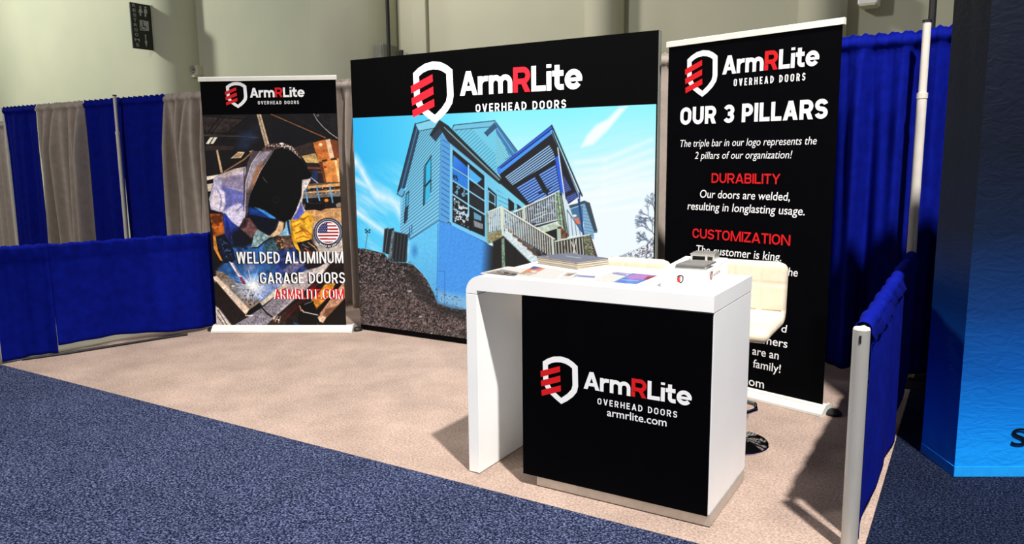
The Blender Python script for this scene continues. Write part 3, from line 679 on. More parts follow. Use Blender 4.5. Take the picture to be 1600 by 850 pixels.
# ------------------------------------------------------------------ the welder on the left banner
def paint_welder(W):
    A_, B_, C_, D_ = frame(305, 110, .1412), frame(425, 110, .1412), frame(310, 220, .1412), frame(425, 220, .1412)
    E_, F_, G_, H_ = frame(320, 330, .1294), frame(430, 330, .1294), frame(325, 425, .1236), frame(435, 425, .1235)
    x, y = W.x, W.y
    W.c[:] = np.array([30, 25, 27.])*(1+.5*(fbm(x*.2, y*.2, 2)-.5))[:, None]
    P, Ln = W.poly, W.line
    # roof of the workshop
    P(A_([(70, 500), (560, 515), (400, 690), (80, 730)]), (62, 51, 49), noise=.5, ns=.25)
    Ln(A_([(70, 505), (700, 545)]), (16, 13, 13), 2); Ln(A_([(290, 490), (140, 690)]), (12, 10, 10), 1.6); Ln(A_([(335, 500), (180, 700)]), (12, 10, 10), 1.2); Ln(A_([(610, 495), (360, 690), (300, 790)]), (12, 10, 10), 2.6)
    Ln(A_([(80, 690), (480, 695)]), (14, 12, 12), 2); Ln(A_([(80, 722), (480, 728), (700, 745)]), (112, 98, 90), 1.0); Ln(A_([(640, 495), (500, 680)]), (20, 22, 34), 4)
    W.blob(388, 214, 24, 14, (58, 78, 116), .9, .8); W.blob(380, 228, 20, 10, (46, 64, 100), .9, .8); W.blob(400, 200, 16, 10, (44, 52, 76), .9, .7)
    P(A_([(118, 812), (165, 740), (202, 740), (150, 816)]), (255, 248, 228)); P(A_([(168, 812), (212, 738), (248, 740), (200, 812)]), (255, 248, 228))
    P(A_([(680, 486), (728, 486), (822, 822), (775, 840)]), (214, 194, 166)); Ln(A_([(705, 490), (798, 830)]), (110, 88, 66), 1.0); Ln(A_([(690, 490), (785, 835)]), (150, 130, 105), .6)
    P(B_([(0, 500), (590, 745), (200, 830), (0, 780)]), (22, 21, 28)); P(B_([(470, 480), (725, 480), (745, 760), (640, 690), (520, 570)]), (38, 34, 37), noise=.6, ns=.3)
    Ln(B_([(-20, 480), (590, 745)]), (176, 124, 84), 1.3); Ln(B_([(200, 480), (560, 700)]), (52, 48, 48), .9); Ln(B_([(462, 480), (500, 550), (560, 620), (640, 692), (745, 765)]), (196, 190, 194), 1.1); W.blob(496.5, 180.5, 3.2, 2.4, (120, 112, 112), .5)
    # left background
    P(C_([(70, 50), (400, 60), (380, 100), (80, 110)]), (66, 54, 48)); P(C_([(195, 105), (215, 98), (272, 350), (245, 356)]), (206, 180, 146)); P(C_([(355, 195), (440, 120), (515, 125), (470, 190)]), (224, 208, 178)); P(C_([(430, 135), (500, 140), (450, 180), (385, 188)]), (190, 160, 120))
    Ln(C_([(290, 340), (500, 210), (590, 130)]), (156, 124, 92), 2.4); Ln(C_([(330, 330), (560, 230)]), (60, 46, 38), 1.6); Ln(C_([(570, 120), (600, 115), (580, 200)]), (196, 166, 130), 2.4)
    P(C_([(90, 395), (240, 370), (160, 422), (95, 440)]), (232, 218, 202)); P(C_([(95, 480), (165, 468), (140, 560), (105, 560)]), (226, 210, 196)); P(C_([(95, 440), (160, 425), (150, 460), (100, 470)]), (24, 20, 20))
    # crates and shelf at the right
    P(D_([(230, 80), (440, 10), (490, 130), (320, 165)]), (64, 54, 52), noise=.3); P(D_([(325, 168), (480, 135), (525, 250), (380, 242)]), (196, 170, 118), noise=.2)
    P(D_([(385, 250), (545, 258), (590, 470), (430, 485)]), (58, 42, 38)); Ln(D_([(400, 300), (550, 305)]), (126, 82, 62), 3); Ln(D_([(500, 345), (560, 350)]), (126, 82, 62), 2)
    P(D_([(452, 20), (600, -18), (645, 205), (510, 218)]), (198, 126, 66), noise=.15, ns=.2); P(D_([(592, -12), (645, -22), (692, 185), (640, 200)]), (228, 196, 166)); P(D_([(640, -20), (735, 0), (757, 197), (690, 190)]), (132, 78, 46)); P(D_([(735, -30), (790, -30), (800, 200), (757, 200)]), (40, 28, 26))
    P(D_([(505, 205), (755, 190), (758, 215), (515, 235)]), (205, 140, 80)); P(D_([(550, 215), (610, 205), (610, 222), (556, 228)]), (60, 34, 20)); P(D_([(650, 200), (715, 192), (718, 208), (652, 214)]), (60, 34, 20))
    P(D_([(545, 238), (762, 205), (780, 455), (600, 462)]), (216, 150, 84), noise=.12, ns=.2); P(D_([(520, 240), (560, 240), (602, 462), (578, 466)]), (116, 72, 44)); Ln(D_([(706, 225), (745, 452)]), (244, 202, 150), 3.6); P(D_([(572, 278), (604, 278), (604, 300), (574, 302)]), (198, 38, 30)); W.blob(501, 226, 4, 3, (255, 240, 215), .6)
    W.blob(492, 275, 6, 12, (44, 66, 110), .4); Ln(D_([(430, 405), (510, 470)]), (210, 205, 205), 1.2)
    P(D_([(330, 480), (790, 455), (800, 720), (350, 740)]), (112, 100, 92), noise=.4, ns=.3)
    P(D_([(400, 502), (785, 465), (785, 500), (400, 528)]), (222, 172, 112)); P(D_([(330, 572), (785, 532), (785, 555), (330, 585)]), (216, 164, 104)); P(D_([(330, 600), (785, 572), (785, 612), (335, 640)]), (128, 122, 116)); P(D_([(340, 640), (795, 612), (795, 700), (350, 700)]), (32, 28, 28)); P(D_([(430, 525), (780, 500), (780, 530), (380, 560)]), (58, 50, 48), noise=.9, ns=.5)
    W.specks(D_([(380, 510), (780, 510), (780, 600), (350, 600)]), (225, 215, 205), .62, .5, 71, .5, .8); W.blob(510, 313, 4.5, 3.5, (232, 150, 52), .5)
    for a, b in (((365, 530), (398, 690)), ((495, 510), (528, 668)), ((640, 500), (672, 682))): Ln(D_([a, b]), (116, 176, 216), 2.2)
    P(D_([(370, 770), (795, 735), (800, 900), (440, 900)]), (198, 158, 116), noise=.2, ns=.2); P(D_([(590, 700), (800, 690), (800, 735), (600, 740)]), (34, 30, 30)); P(D_([(705, 700), (800, 660), (800, 730), (715, 735)]), (150, 140, 130), noise=.5, ns=.6)
    P(D_([(368, 690), (520, 662), (592, 698), (590, 750), (540, 777), (370, 738)]), (20, 16, 20)); Ln(D_([(400, 690), (560, 690)]), (70, 60, 66), 1.0)
    P(F_([(430, 0), (860, 0), (870, 160), (470, 170)]), (202, 162, 116), noise=.2, ns=.2); P(F_([(430, 150), (870, 120), (880, 520), (480, 520)]), (196, 187, 178), 4, noise=.15, ns=.3)
    P(F_([(0, 110), (130, 110), (230, 440), (200, 500), (0, 500)]), (92, 72, 62), noise=1.1, ns=.25); P(F_([(0, 125), (110, 115), (95, 210), (55, 295), (0, 290)]), (206, 172, 134)); P(F_([(50, 300), (120, 200), (132, 105), (185, 105), (190, 290)]), (150, 196, 222)); P(F_([(135, 105), (165, 105), (190, 290), (165, 280)]), (40, 70, 100))
    # jacket
    P(C_([(165, 420), (240, 370), (400, 310), (520, 285), (560, 500), (540, 720), (510, 870), (290, 870), (268, 795), (138, 762), (118, 640), (165, 480)]), (196, 190, 212), noise=.25, ns=.2)
    P(C_([(170, 440), (240, 370), (400, 310), (525, 287), (500, 350), (360, 385), (340, 430), (250, 400)]), (214, 198, 196)); P(C_([(345, 390), (500, 370), (505, 560), (370, 520), (262, 500), (250, 430)]), (158, 148, 172), 1.5)
    P(C_([(262, 490), (370, 530), (500, 570), (512, 730), (440, 690), (330, 742), (280, 775), (252, 580)]), (126, 128, 190), 1.5); P(C_([(250, 540), (292, 570), (302, 700), (272, 770), (225, 785), (140, 730), (128, 640), (172, 560)]), (230, 220, 230), 1.5); P(C_([(190, 500), (250, 600), (262, 700), (230, 770), (250, 640)]), (140, 140, 190), 1.2)
    P(C_([(300, 800), (470, 690), (480, 740), (400, 860), (300, 860)]), (222, 214, 232), 1.5); Ln(C_([(480, 720), (400, 800), (420, 870)]), (150, 150, 210), 2)
    # cuff, sleeve and glove on the left
    P(E_([(60, 30), (210, 30), (245, 275), (140, 305), (100, 295), (80, 150)]), (176, 100, 40), noise=.7, ns=.22); P(E_([(80, 60), (210, 45), (215, 110), (130, 160), (95, 130)]), (96, 50, 22), 1.5, .8); P(E_([(100, 295), (140, 312), (160, 480), (218, 605), (185, 590), (108, 450)]), (218, 152, 66)); P(E_([(170, 190), (225, 180), (240, 260), (150, 280)]), (206, 128, 56), 1.5)
    P(E_([(215, 30), (265, 20), (410, 205), (400, 330), (335, 410), (280, 395), (240, 250)]), (58, 80, 172)); P(E_([(225, 0), (492, 0), (482, 80), (412, 195), (330, 130)]), (218, 212, 232), 1.0); P(E_([(255, 60), (330, 300), (300, 400), (250, 260)]), (40, 54, 130), 1.2); P(E_([(310, 290), (355, 350), (335, 380)]), (210, 214, 236))
    hz = E_([(330, 430), (600, 400), (830, 330), (960, 470), (960, 860), (250, 860), (150, 700), (240, 620)])
    P(hz, (58, 104, 158), 3, noise=.55, ns=.12)
    P(E_([(130, 312), (240, 285), (320, 400), (350, 480), (375, 590), (290, 625), (235, 625), (150, 430)]), (24, 33, 54), noise=.9, ns=.3); W.specks(E_([(180, 330), (300, 400), (340, 600), (250, 560)]), (84, 112, 150), .56, .35, 81, .5, .8)
    W.blob(373, 372, 18, 19, (22, 28, 46), .5); P(E_([(430, 210), (470, 90), (540, 80), (645, 220), (640, 295), (560, 325)]), (128, 94, 94), 1.5, noise=.4, ns=.25); P(E_([(430, 210), (470, 90), (520, 100), (500, 200)]), (60, 44, 52), 2); W.specks(E_([(340, 300), (600, 300), (600, 470), (360, 470)]), (20, 26, 40), .5, .2, 82, 3, .8)
    P(E_([(640, 220), (800, 305), (720, 370), (640, 440), (560, 440), (590, 290)]), (150, 176, 178), 1.2, noise=.4, ns=.25); Ln(E_([(570, 440), (640, 440), (720, 370), (800, 325)]), (20, 22, 30), 1.8)
    P(E_([(720, 380), (840, 330), (900, 480), (700, 480)]), (70, 100, 110), 1.5, noise=.6, ns=.3); P(E_([(830, 330), (927, 300), (960, 480), (900, 480)]), (74, 56, 48), 1, noise=.8, ns=.3); W.specks(E_([(840, 350), (960, 330), (960, 500), (880, 480)]), (214, 176, 136), .55, .3, 83, .6, .9)
    # hood
    P([(394, 236), (410, 236), (430, 234), (408, 268), (391, 305), (389, 326), (385, 340), (381.5, 310), (381, 282), (386, 256)], (98, 88, 94)); P([(395, 252), (408, 238), (424, 236), (405, 262), (394, 285), (386, 300), (386, 280)], (176, 168, 180), 2); P([(398, 268), (408, 252), (411, 262), (396, 292), (389, 300)], (164, 122, 92), 2.5); Ln([(407, 236), (393, 256), (384.5, 284), (383, 322)], (232, 226, 234), 1.3, .9, .8); Ln([(428, 236), (407, 268), (391, 306), (389, 322)], (226, 214, 210), 1.6); Ln([(381.5, 262), (381, 330)], (60, 52, 66), 1.2)
    P([(407, 236), (414, 228), (424, 224), (440, 223), (456, 228), (468, 240), (473, 252), (456, 238), (440, 231), (424, 235)], (88, 68, 62), noise=.8, ns=.4); W.specks([(412, 229), (440, 223), (456, 228), (473, 252), (456, 238), (436, 229)], (235, 225, 220), .52, .7, 91, .5, .9, 9); W.blob(440, 224.5, 5, 2, (255, 244, 228), .5)
    P([(471, 279), (486, 272), (485, 283), (474, 300), (472, 318), (480, 335), (474, 342), (455, 344)], (210, 200, 196), noise=.3, ns=.3); P([(470.5, 316), (474, 330), (470, 342), (452, 347), (462, 335)], (98, 108, 190), 1.0)
    P([(428, 235), (440, 230), (456, 236), (471, 249), (487, 273), (484.5, 279), (472, 281), (471, 306), (462, 330), (456, 341), (438, 350), (410, 342), (387, 325), (390.5, 305), (407, 268)], (7, 7, 10), noise=.5, ns=.15)
    P([(388, 323), (400, 326), (425, 340), (440, 346), (436, 352), (410, 346), (390, 336)], (20, 70, 140), 2.0); P([(398, 324), (406, 326), (430, 340), (428, 342)], (130, 200, 250), 1.2); W.blob(400, 330, 9, 5, (40, 100, 180), .9, .8)
    W.blob(431.5, 312, 6.4, 6.4, (34, 34, 38), .25, .9); W.blob(431.5, 312, 4.6, 4.6, (10, 10, 12), .3); Ln([(411, 277), (414, 282), (418, 285)], (150, 130, 110), .7)
    P(E_([(505, 60), (560, 40), (890, 105), (890, 190), (810, 290), (760, 290), (640, 210), (580, 110)]), (14, 20, 42), noise=.5, ns=.2); P(E_([(650, -20), (720, -10), (860, 90), (790, 80)]), (84, 164, 236), 1.3); P(E_([(895, 120), (940, 125), (940, 255), (830, 312), (760, 312), (850, 232)]), (216, 190, 156), .8); Ln(E_([(895, 120), (860, 220), (780, 300)]), (90, 66, 54), 1.0)
    # yellow sleeve and glove on the right
    P(F_([(178, 115), (360, 8), (442, 30), (464, 90), (442, 335), (300, 375), (262, 380), (318, 515), (240, 440), (200, 335)]), (226, 178, 62), noise=.25, ns=.2)
    for a in ([(280, 90), (340, 100), (400, 60)], [(225, 190), (300, 150)], [(310, 200), (380, 240), (440, 290)], [(240, 270), (330, 230), (400, 290)], [(260, 330), (340, 300), (430, 330)], [(220, 130), (280, 110)]): Ln(F_(a), (160, 92, 26), 1.7, .85, .9)
    P(F_([(180, 115), (205, 110), (215, 330), (200, 335)]), (170, 120, 40), 1.2, .8); P(F_([(215, 110), (250, 30), (300, 10), (370, 0), (270, 100)]), (104, 112, 194), .8)
    P(F_([(298, 372), (420, 358), (505, 430), (532, 505), (470, 560), (420, 640), (330, 650), (310, 480)]), (44, 38, 42), noise=.8, ns=.3); Ln(F_([(400, 380), (470, 430), (520, 490)]), (196, 150, 110), 1.8); Ln(F_([(360, 450), (430, 500), (420, 560)]), (160, 92, 52), 2.0); Ln(F_([(330, 400), (400, 440)]), (120, 116, 124), 1.5)
    # metal on the bench
    P(F_([(0, 490), (240, 440), (330, 640), (430, 740), (0, 760)]), (54, 76, 140), 2.5, noise=.7, ns=.18); P(F_([(80, 720), (300, 560), (360, 640), (180, 760)]), (120, 118, 150), 1.5, noise=.4)
    P(H_([(-80, 240), (340, -20), (500, -60), (640, -40), (480, 100), (330, 240), (-80, 600)]), (186, 176, 178), 1.2, noise=.22, ns=.5)
    P(F_([(420, 745), (640, 600), (700, 530), (860, 470), (880, 660), (700, 745)]), (200, 190, 186), 1, noise=.2); P(F_([(580, 745), (660, 640), (850, 520), (862, 650), (730, 760)]), (44, 30, 26), .8, noise=.6); Ln(F_([(830, 370), (850, 370)]), (40, 36, 34), 1.5)
    P(H_([(480, 90), (640, -40), (880, -60), (890, 720), (-60, 720), (-60, 640), (300, 380)]), (36, 25, 22), 1, noise=.5, ns=.2)
    P(H_([(-40, 660), (300, 370), (430, 150), (520, 140), (310, 370), (20, 690)]), (98, 26, 26), 1, noise=.4); P(H_([(0, 545), (280, 350), (300, 385), (10, 640)]), (62, 28, 24)); P(H_([(415, 350), (520, 250), (600, 140), (725, 140), (650, 300), (480, 465)]), (218, 152, 62), 1, noise=.4, ns=.3)
    P(H_([(470, 515), (770, 140), (812, 140), (510, 535)]), (8, 7, 8)); P(H_([(520, 530), (870, 60), (890, 280), (600, 585), (560, 565)]), (194, 152, 126), .8, noise=.2); P(H_([(600, 470), (760, 420), (620, 570), (560, 550)]), (130, 92, 66), 1.5); P(H_([(600, 590), (885, 300), (900, 720), (560, 720)]), (26, 16, 14), .8, noise=.5)
    P(H_([(268, 405), (440, 370), (505, 540), (530, 720), (230, 720)]), (9, 8, 9)); P(H_([(494, 572), (540, 535), (604, 582), (566, 645), (520, 625)]), (218, 188, 162), noise=.2, ns=.5); Ln(H_([(300, 480), (320, 505), (500, 545)]), (196, 188, 182), 1.6); Ln(H_([(270, 430), (290, 490)]), (190, 130, 100), 2); Ln(H_([(330, 410), (420, 375)]), (120, 116, 116), 1.3); P(H_([(185, 630), (265, 660), (275, 705), (210, 708)]), (48, 78, 118)); Ln(H_([(490, 650), (540, 720)]), (110, 100, 96), 1.0)
    P(G_([(610, 180), (980, 60), (980, 140), (660, 375), (560, 300)]), (150, 166, 206), 2, noise=.3)
    P(G_([(325, 672), (492, 572), (700, 440), (830, 330), (980, 215), (1060, 330), (830, 585), (690, 720), (330, 720)]), (152, 147, 156), .8, noise=.3, ns=.5); W.specks(G_([(340, 672), (700, 440), (980, 240), (830, 580), (690, 715), (340, 715)]), (88, 82, 92), .6, .7, 95, .6, .8)
    P(G_([(655, 385), (820, 250), (990, 120), (990, 200), (690, 435)]), (204, 194, 178), .8, noise=.15); Ln(G_([(690, 432), (980, 205)]), (60, 50, 46), 1.2)
    P(G_([(690, 720), (860, 580), (990, 490), (990, 720)]), (64, 45, 38), .8, noise=.6); Ln(G_([(660, 430), (760, 535), (850, 590)]), (14, 12, 12), 2.2); W.specks(G_([(800, 540), (920, 560), (900, 650), (830, 620)]), (216, 200, 186), .5, .6, 96)
    P(G_([(95, -20), (190, 0), (440, 190), (665, 368), (640, 398), (520, 480), (100, 70)]), (146, 130, 116), .8, noise=.4, ns=.35); P(G_([(60, 60), (112, 52), (525, 470), (480, 545), (100, 150)]), (228, 208, 188), .8, noise=.1); P(G_([(95, 110), (492, 572), (325, 672), (110, 430)]), (42, 32, 31), .8, noise=.5); P(G_([(478, 542), (522, 482), (650, 388), (668, 436), (560, 522)]), (13, 12, 14)); Ln(G_([(480, 550), (560, 552)]), (226, 220, 216), 2)
    P(G_([(95, 430), (130, 450), (345, 725), (95, 725)]), (206, 196, 190), .8, noise=.2); Ln(G_([(125, 480), (270, 720)]), (70, 60, 56), 1.1); Ln(G_([(120, 560), (235, 718)]), (70, 60, 56), 1.1); Ln(G_([(160, 480), (325, 715)]), (120, 110, 104), 1.0); W.blob(396, 482, 1.6, 1.6, (12, 10, 10), .4); W.blob(391, 476, 1.6, 1.6, (12, 10, 10), .4); W.blob(364, 447, 3.5, 2.5, (250, 226, 190), .6)
    # arc glare and torch
    W.blob(392, 440, 44, 40, (104, 160, 222), 1, .8, 1.3); W.blob(395, 448, 25, 22, (255, 250, 244), 1, .98, .8); W.blob(390, 418, 13, 10, (226, 190, 205), 1, .5)
    rn = random.Random(3)
    for k in range(46):
        a = rn.uniform(0, 6.283); r0 = rn.uniform(6, 16); r1 = r0+rn.uniform(5, 20)
        Ln([(394+math.cos(a)*r0, 446+math.sin(a)*r0*.9), (394+math.cos(a)*r1, 446+math.sin(a)*r1*.9)], (240, 244, 255), .6, .55)
    W.specks([(378, 446), (410, 462), (412, 476), (398, 480), (376, 462)], (60, 70, 120), .58, .4, 97, 1, .8)
    P(E_([(288, 602), (330, 608), (445, 785), (412, 802)]), (226, 220, 226)); Ln(E_([(340, 640), (430, 775)]), (130, 110, 130), 1.2); P(G_([(385, 62), (425, 62), (482, 148), (452, 160)]), (152, 62, 92)); P(E_([(282, 600), (300, 585), (345, 585), (335, 625)]), (24, 24, 36))
    W.c *= (1+.32*(fbm(x*.55, y*.55, 77, 3)-.5)+.35*(fbm(x*.14, y*.14, 78, 3)-.5))[:, None]
    W.c = 262*np.clip(W.c/255, 0, 1)**1.28
    # round flag badge
    cx, cy = 512.8, 363.2
    for r, c in ((23.6, (16, 18, 40)), (21.6, (205, 205, 222)), (20.5, (18, 20, 44)), (18.6, (240, 238, 240))): W.blob(cx, cy, r, r*1.0, c, .07)
    idx = W._box(cx-17, cy-17, cx+17, cy+17); d = np.hypot(W.x[idx]-cx, W.y[idx]-cy); m = np.clip((16.8-d)/.8, 0, 1)
    st = ((W.y[idx]-(cy-16.6))/2.55).astype(int) % 2
    C = np.where((st == 0)[:, None], np.array([160, 30, 36.]), np.array([246, 242, 242.]))
    can = (W.x[idx] < cx-1.2) & (W.y[idx] < cy+1.2)
    C = np.where(can[:, None], np.array([38, 36, 88.]), C); W._blend(idx, m, C)
    for r in range(6):
        for q in range(6):
            px, py = cx-15+q*2.6+(r % 2)*1.3, cy-14+r*2.6
            if math.hypot(px-cx, py-cy) < 16 and px < cx-2: W.blob(px, py, .65, .65, (226, 222, 238), .5)
    W.poly([(cx-12, cy+15.5), (cx, cy+18.4), (cx+12, cy+15.5), (cx+14, cy+20), (cx, cy+25), (cx-14, cy+20)], (16, 18, 40), .5, 1.0)

# ================================================================== the hall
bm = bmesh.new(); box(bm, (-26, -6, -.12), (8, 10.6, -.008)); structure(obj('floor', bm, M['concrete']), 'pale bare concrete hall floor')
bm = bmesh.new(); box(bm, (-26, 10.0, -.1), (6, 10.3, 8)); structure(obj('wall_back', bm, M['wall']), 'cream painted hall wall behind the booth')
# broad pier at the left with a rounded corner
bm = bmesh.new()
pier = [(-26, 10.02), (-26, 9.4), (-13.78, 9.4)]
for k in range(13):
    a = -math.pi/2+k/12*math.pi/2; pier.append((-13.78+.60*math.cos(a), 10.0+.60*math.sin(a)))
pier += [(-13.18, 10.02)]
prism(bm, [(p[0], p[1], -.05) for p in pier], (0, 0, 8)); structure(obj('trim_1', bm, M['wall'], smooth='auto'), 'broad wall pier with a rounded corner')
bm = bmesh.new(); box(bm, (-12.36, 9.955, 0), (-9.2, 10.02, 8), .012); structure(obj('trim_2', bm, M['wall']), 'flat raised wall panel')
def column(n, pl, pr, Y, label):
    xl = at_y(pl, 20, Y)[0]; xr = at_y(pr, 20, Y)[0]; r = (xr-xl)/2*.985
    b = bmesh.new(); lathe(b, [(0, -.05), (r, -.05), (r, 8), (0, 8)], (xl+xr)/2, Y+.10, 40); structure(obj('trim_%d' % n, b, M['wall'], smooth='auto'), label)
column(3, 498, 606, 9.75, 'wide round column on the hall wall')
column(4, 911, 969, 9.8, 'slim round column on the hall wall')
column(5, 1244, 1322, 9.75, 'round column at the right of the hall wall')
x0, x1 = at_y(643, 30, 9.93)[0], at_y(665, 30, 9.93)[0]
bm = bmesh.new(); box(bm, (x0, 9.93, 0), (x1, 10.02, 8), .015); structure(obj('trim_6', bm, M['wall']), 'narrow wall pilaster')

# carpets
bm = bmesh.new(); box(bm, (-6.38, 2.85, -.008), (-.285, 6.3, .004), .003); o = obj('beige_carpet', bm, M['beige']); rebase(o, (-3.3, 4.5, -.008)); tag(o, 'beige low pile carpet covering the booth floor', 'carpet')
bm = bmesh.new(); box(bm, (-14, -4, -.008), (4, 2.848, .010), .003); o = obj('navy_carpet', bm, M['navy']); rebase(o, (-3, 1, -.008)); tag(o, 'speckled navy blue carpet along the aisle in front of the booth', 'carpet')
bm = bmesh.new(); box(bm, (-.283, 2.850, -.008), (4, 6.2, .010), .003); o = obj('navy_carpet', bm, M['navy_shaded']); rebase(o, (1, 4.5, -.008)); tag(o, 'navy carpet with shade put into its colour, under the gradient tower, right of the low side rail', 'carpet')

# ------------------------------------------------------------------ things on the hall wall
t = thing('restroom_sign', (-13.70, 9.18, 3.62), 'black RESTROOMS blade sign with pictograms sticking out from the hall wall', 'sign')
bm = bmesh.new(); box(bm, (-13.725, 8.97, 3.64), (-13.69, 9.402, 4.47), .004); sb = obj('sign_board', bm, M['signblack'], t)
bm = bmesh.new(); box(bm, (-13.73, 9.385, 3.63), (-13.684, 9.405, 4.48), .003); obj('mounting_edge', bm, M['cream_paint'], t)
sf = Face((-13.69, 8.97, 0), (0, 1), (1, 0)); Z_ = frame(180, 0, .2353)
bm = bmesh.new()
for ch, cx, cy in zip('RESTROOMS', (125, 127, 130, 132, 136, 139, 143, 146, 149), (36, 68, 100, 133, 165, 198, 230, 265, 298)):
    w = 5 if ch == 'M' else 0
    (a, b) = Z_([(cx-11-w, cy+9), (cx+11+w, cy+11)]); put_text(bm, sf, ch, a, b, 4.8, .012)
flat('lettering', bm, [M['signgrey']], sb)
bm = bmesh.new()
def sp(pts, mi=0, off=.0012):
    q = [sf.hit(*p) for p in Z_(pts)]; bm.faces.new([bm.verts.new(sf.at(s, h, off)) for s, h in q]).material_index = mi
def disc(cx, cy, r, mi=0, off=.0012): sp([(cx+r*math.cos(k*.5236), cy+r*math.sin(k*.5236)) for k in range(12)], mi, off)
disc(166, 46, 7); disc(200, 50, 7)
sp([(161, 55), (172, 55), (182, 84), (173, 85), (172, 106), (162, 104), (162, 84), (153, 81)])
sp([(192, 59), (209, 61), (213, 88), (207, 88), (206, 113), (195, 111), (194, 86), (189, 84)])
sp([(161, 131), (221, 142), (224, 206), (165, 201)])
disc(183, 147, 5, 1, .002); sp([(180, 153), (187, 154), (189, 172), (202, 174), (209, 190), (203, 191), (197, 180), (183, 178)], 1, .002)
rg = [(184+17*math.cos(a), 184+14*math.sin(a)) for a in [math.radians(k) for k in range(30, 261, 21)]]; ri = [(184+12.5*math.cos(a), 184+10*math.sin(a)) for a in [math.radians(k) for k in range(30, 261, 21)]]
for k in range(len(rg)-1): sp([rg[k], rg[k+1], ri[k+1], ri[k]], 1, .002)
sp([(196, 228), (205, 230), (207, 274), (214, 275), (207, 314), (195, 272), (201, 273)])
flat('pictograms', bm, [M['signgrey'], M['signblack']], sb)

p0 = at_y(287, 121, 9.85); p1 = at_y(306, 104, 9.85)
t = thing('strobe_light', (float(p0[0]+.1), 9.95, float(p0[2])), 'small wall strobe box on a bracket left of the welder banner top', 'alarm')
cx = float((p0[0]+p1[0])/2)+.10
bm = bmesh.new(); box(bm, (cx-.12, 9.86, float(p0[2])+.02), (cx+.11, 10.0, float(p1[2])+.03), .012); obj('housing', bm, M['cream_paint'], t)
bm = bmesh.new(); lathe(bm, [(0, 0), (.07, 0), (.075, .02), (.05, .06), (0, .07)], 0, 0, 20); bmesh.ops.transform(bm, matrix=Matrix.Translation((cx, 9.86, float(p0[2])+.14)) @ Matrix.Rotation(math.pi/2, 4, 'X'), verts=bm.verts); obj('lens', bm, M['chrome'], t, smooth='auto')
bm = bmesh.new(); box(bm, (cx-.30, 9.80, float(p0[2])-.02), (cx+.10, 10.0, float(p0[2])+.02), .004); obj('bracket', bm, M['cream_paint'], t)

p0 = at_y(1341, 11, 9.8); p1 = at_y(1374, -14, 9.8)
t = thing('emergency_light', (float(p0[0]+p1[0])/2, 9.9, float(p1[2])-.1), 'white box fixture high on the hall wall above the right banner', 'light fixture')
bm = bmesh.new(); box(bm, (float(p0[0]), 9.72, float(p1[2])-.14), (float(p1[0]), 10.0, float(p1[2])+.12), .015); obj('housing', bm, M['white'], t)
bm = bmesh.new(); box(bm, (float(p0[0])+.02, 9.70, float(p1[2])-.16), (float(p1[0])-.02, 9.95, float(p1[2])-.13), .004); obj('base_rim', bm, M['cream_paint'], t)

p0 = at_y(597, 96, 9.85); p1 = at_y(621, 72, 9.85)
t = thing('junction_box', (float(p0[0]+.15), 9.5, float(p0[2])), 'grey electrical box on the hall wall above the big screen', 'electrical box')
bm = bmesh.new(); box(bm, (float(p0[0]), 9.5, float(p0[2])-.1), (float(p1[0]), 9.85, float(p1[2])), .01); obj('housing', bm, M['grey_paint'], t)
bm = bmesh.new(); box(bm, (float(p0[0])+.16, 9.485, float(p0[2])-.08), (float(p1[0])-.02, 9.502, float(p1[2])-.02), .004); obj('door', bm, M['grey_paint'], t)
bm = bmesh.new(); tube(bm, [(float(p0[0])+.1, 9.62, float(p1[2])-.01), (float(p0[0])+.1, 9.62, float(p1[2])+.03)], .02, 8); obj('conduit_stub', bm, M['plastic'], t)
p = at_y(625, 84, 9.85)
bm = bmesh.new(); tube(bm, [(float(p[0])-.05, 9.90, float(p[2])-.3), (float(p[0]), 9.88, float(p[2])-.05), (float(p[0])+.01, 9.88, float(p[2])+.06)], .03, 8); o = obj('cable_stub', bm, M['plastic']); rebase(o, (p[0]-.05, 9.9, p[2]-.3)); tag(o, 'short black cable end on the wall right of the grey electrical box', 'cable')

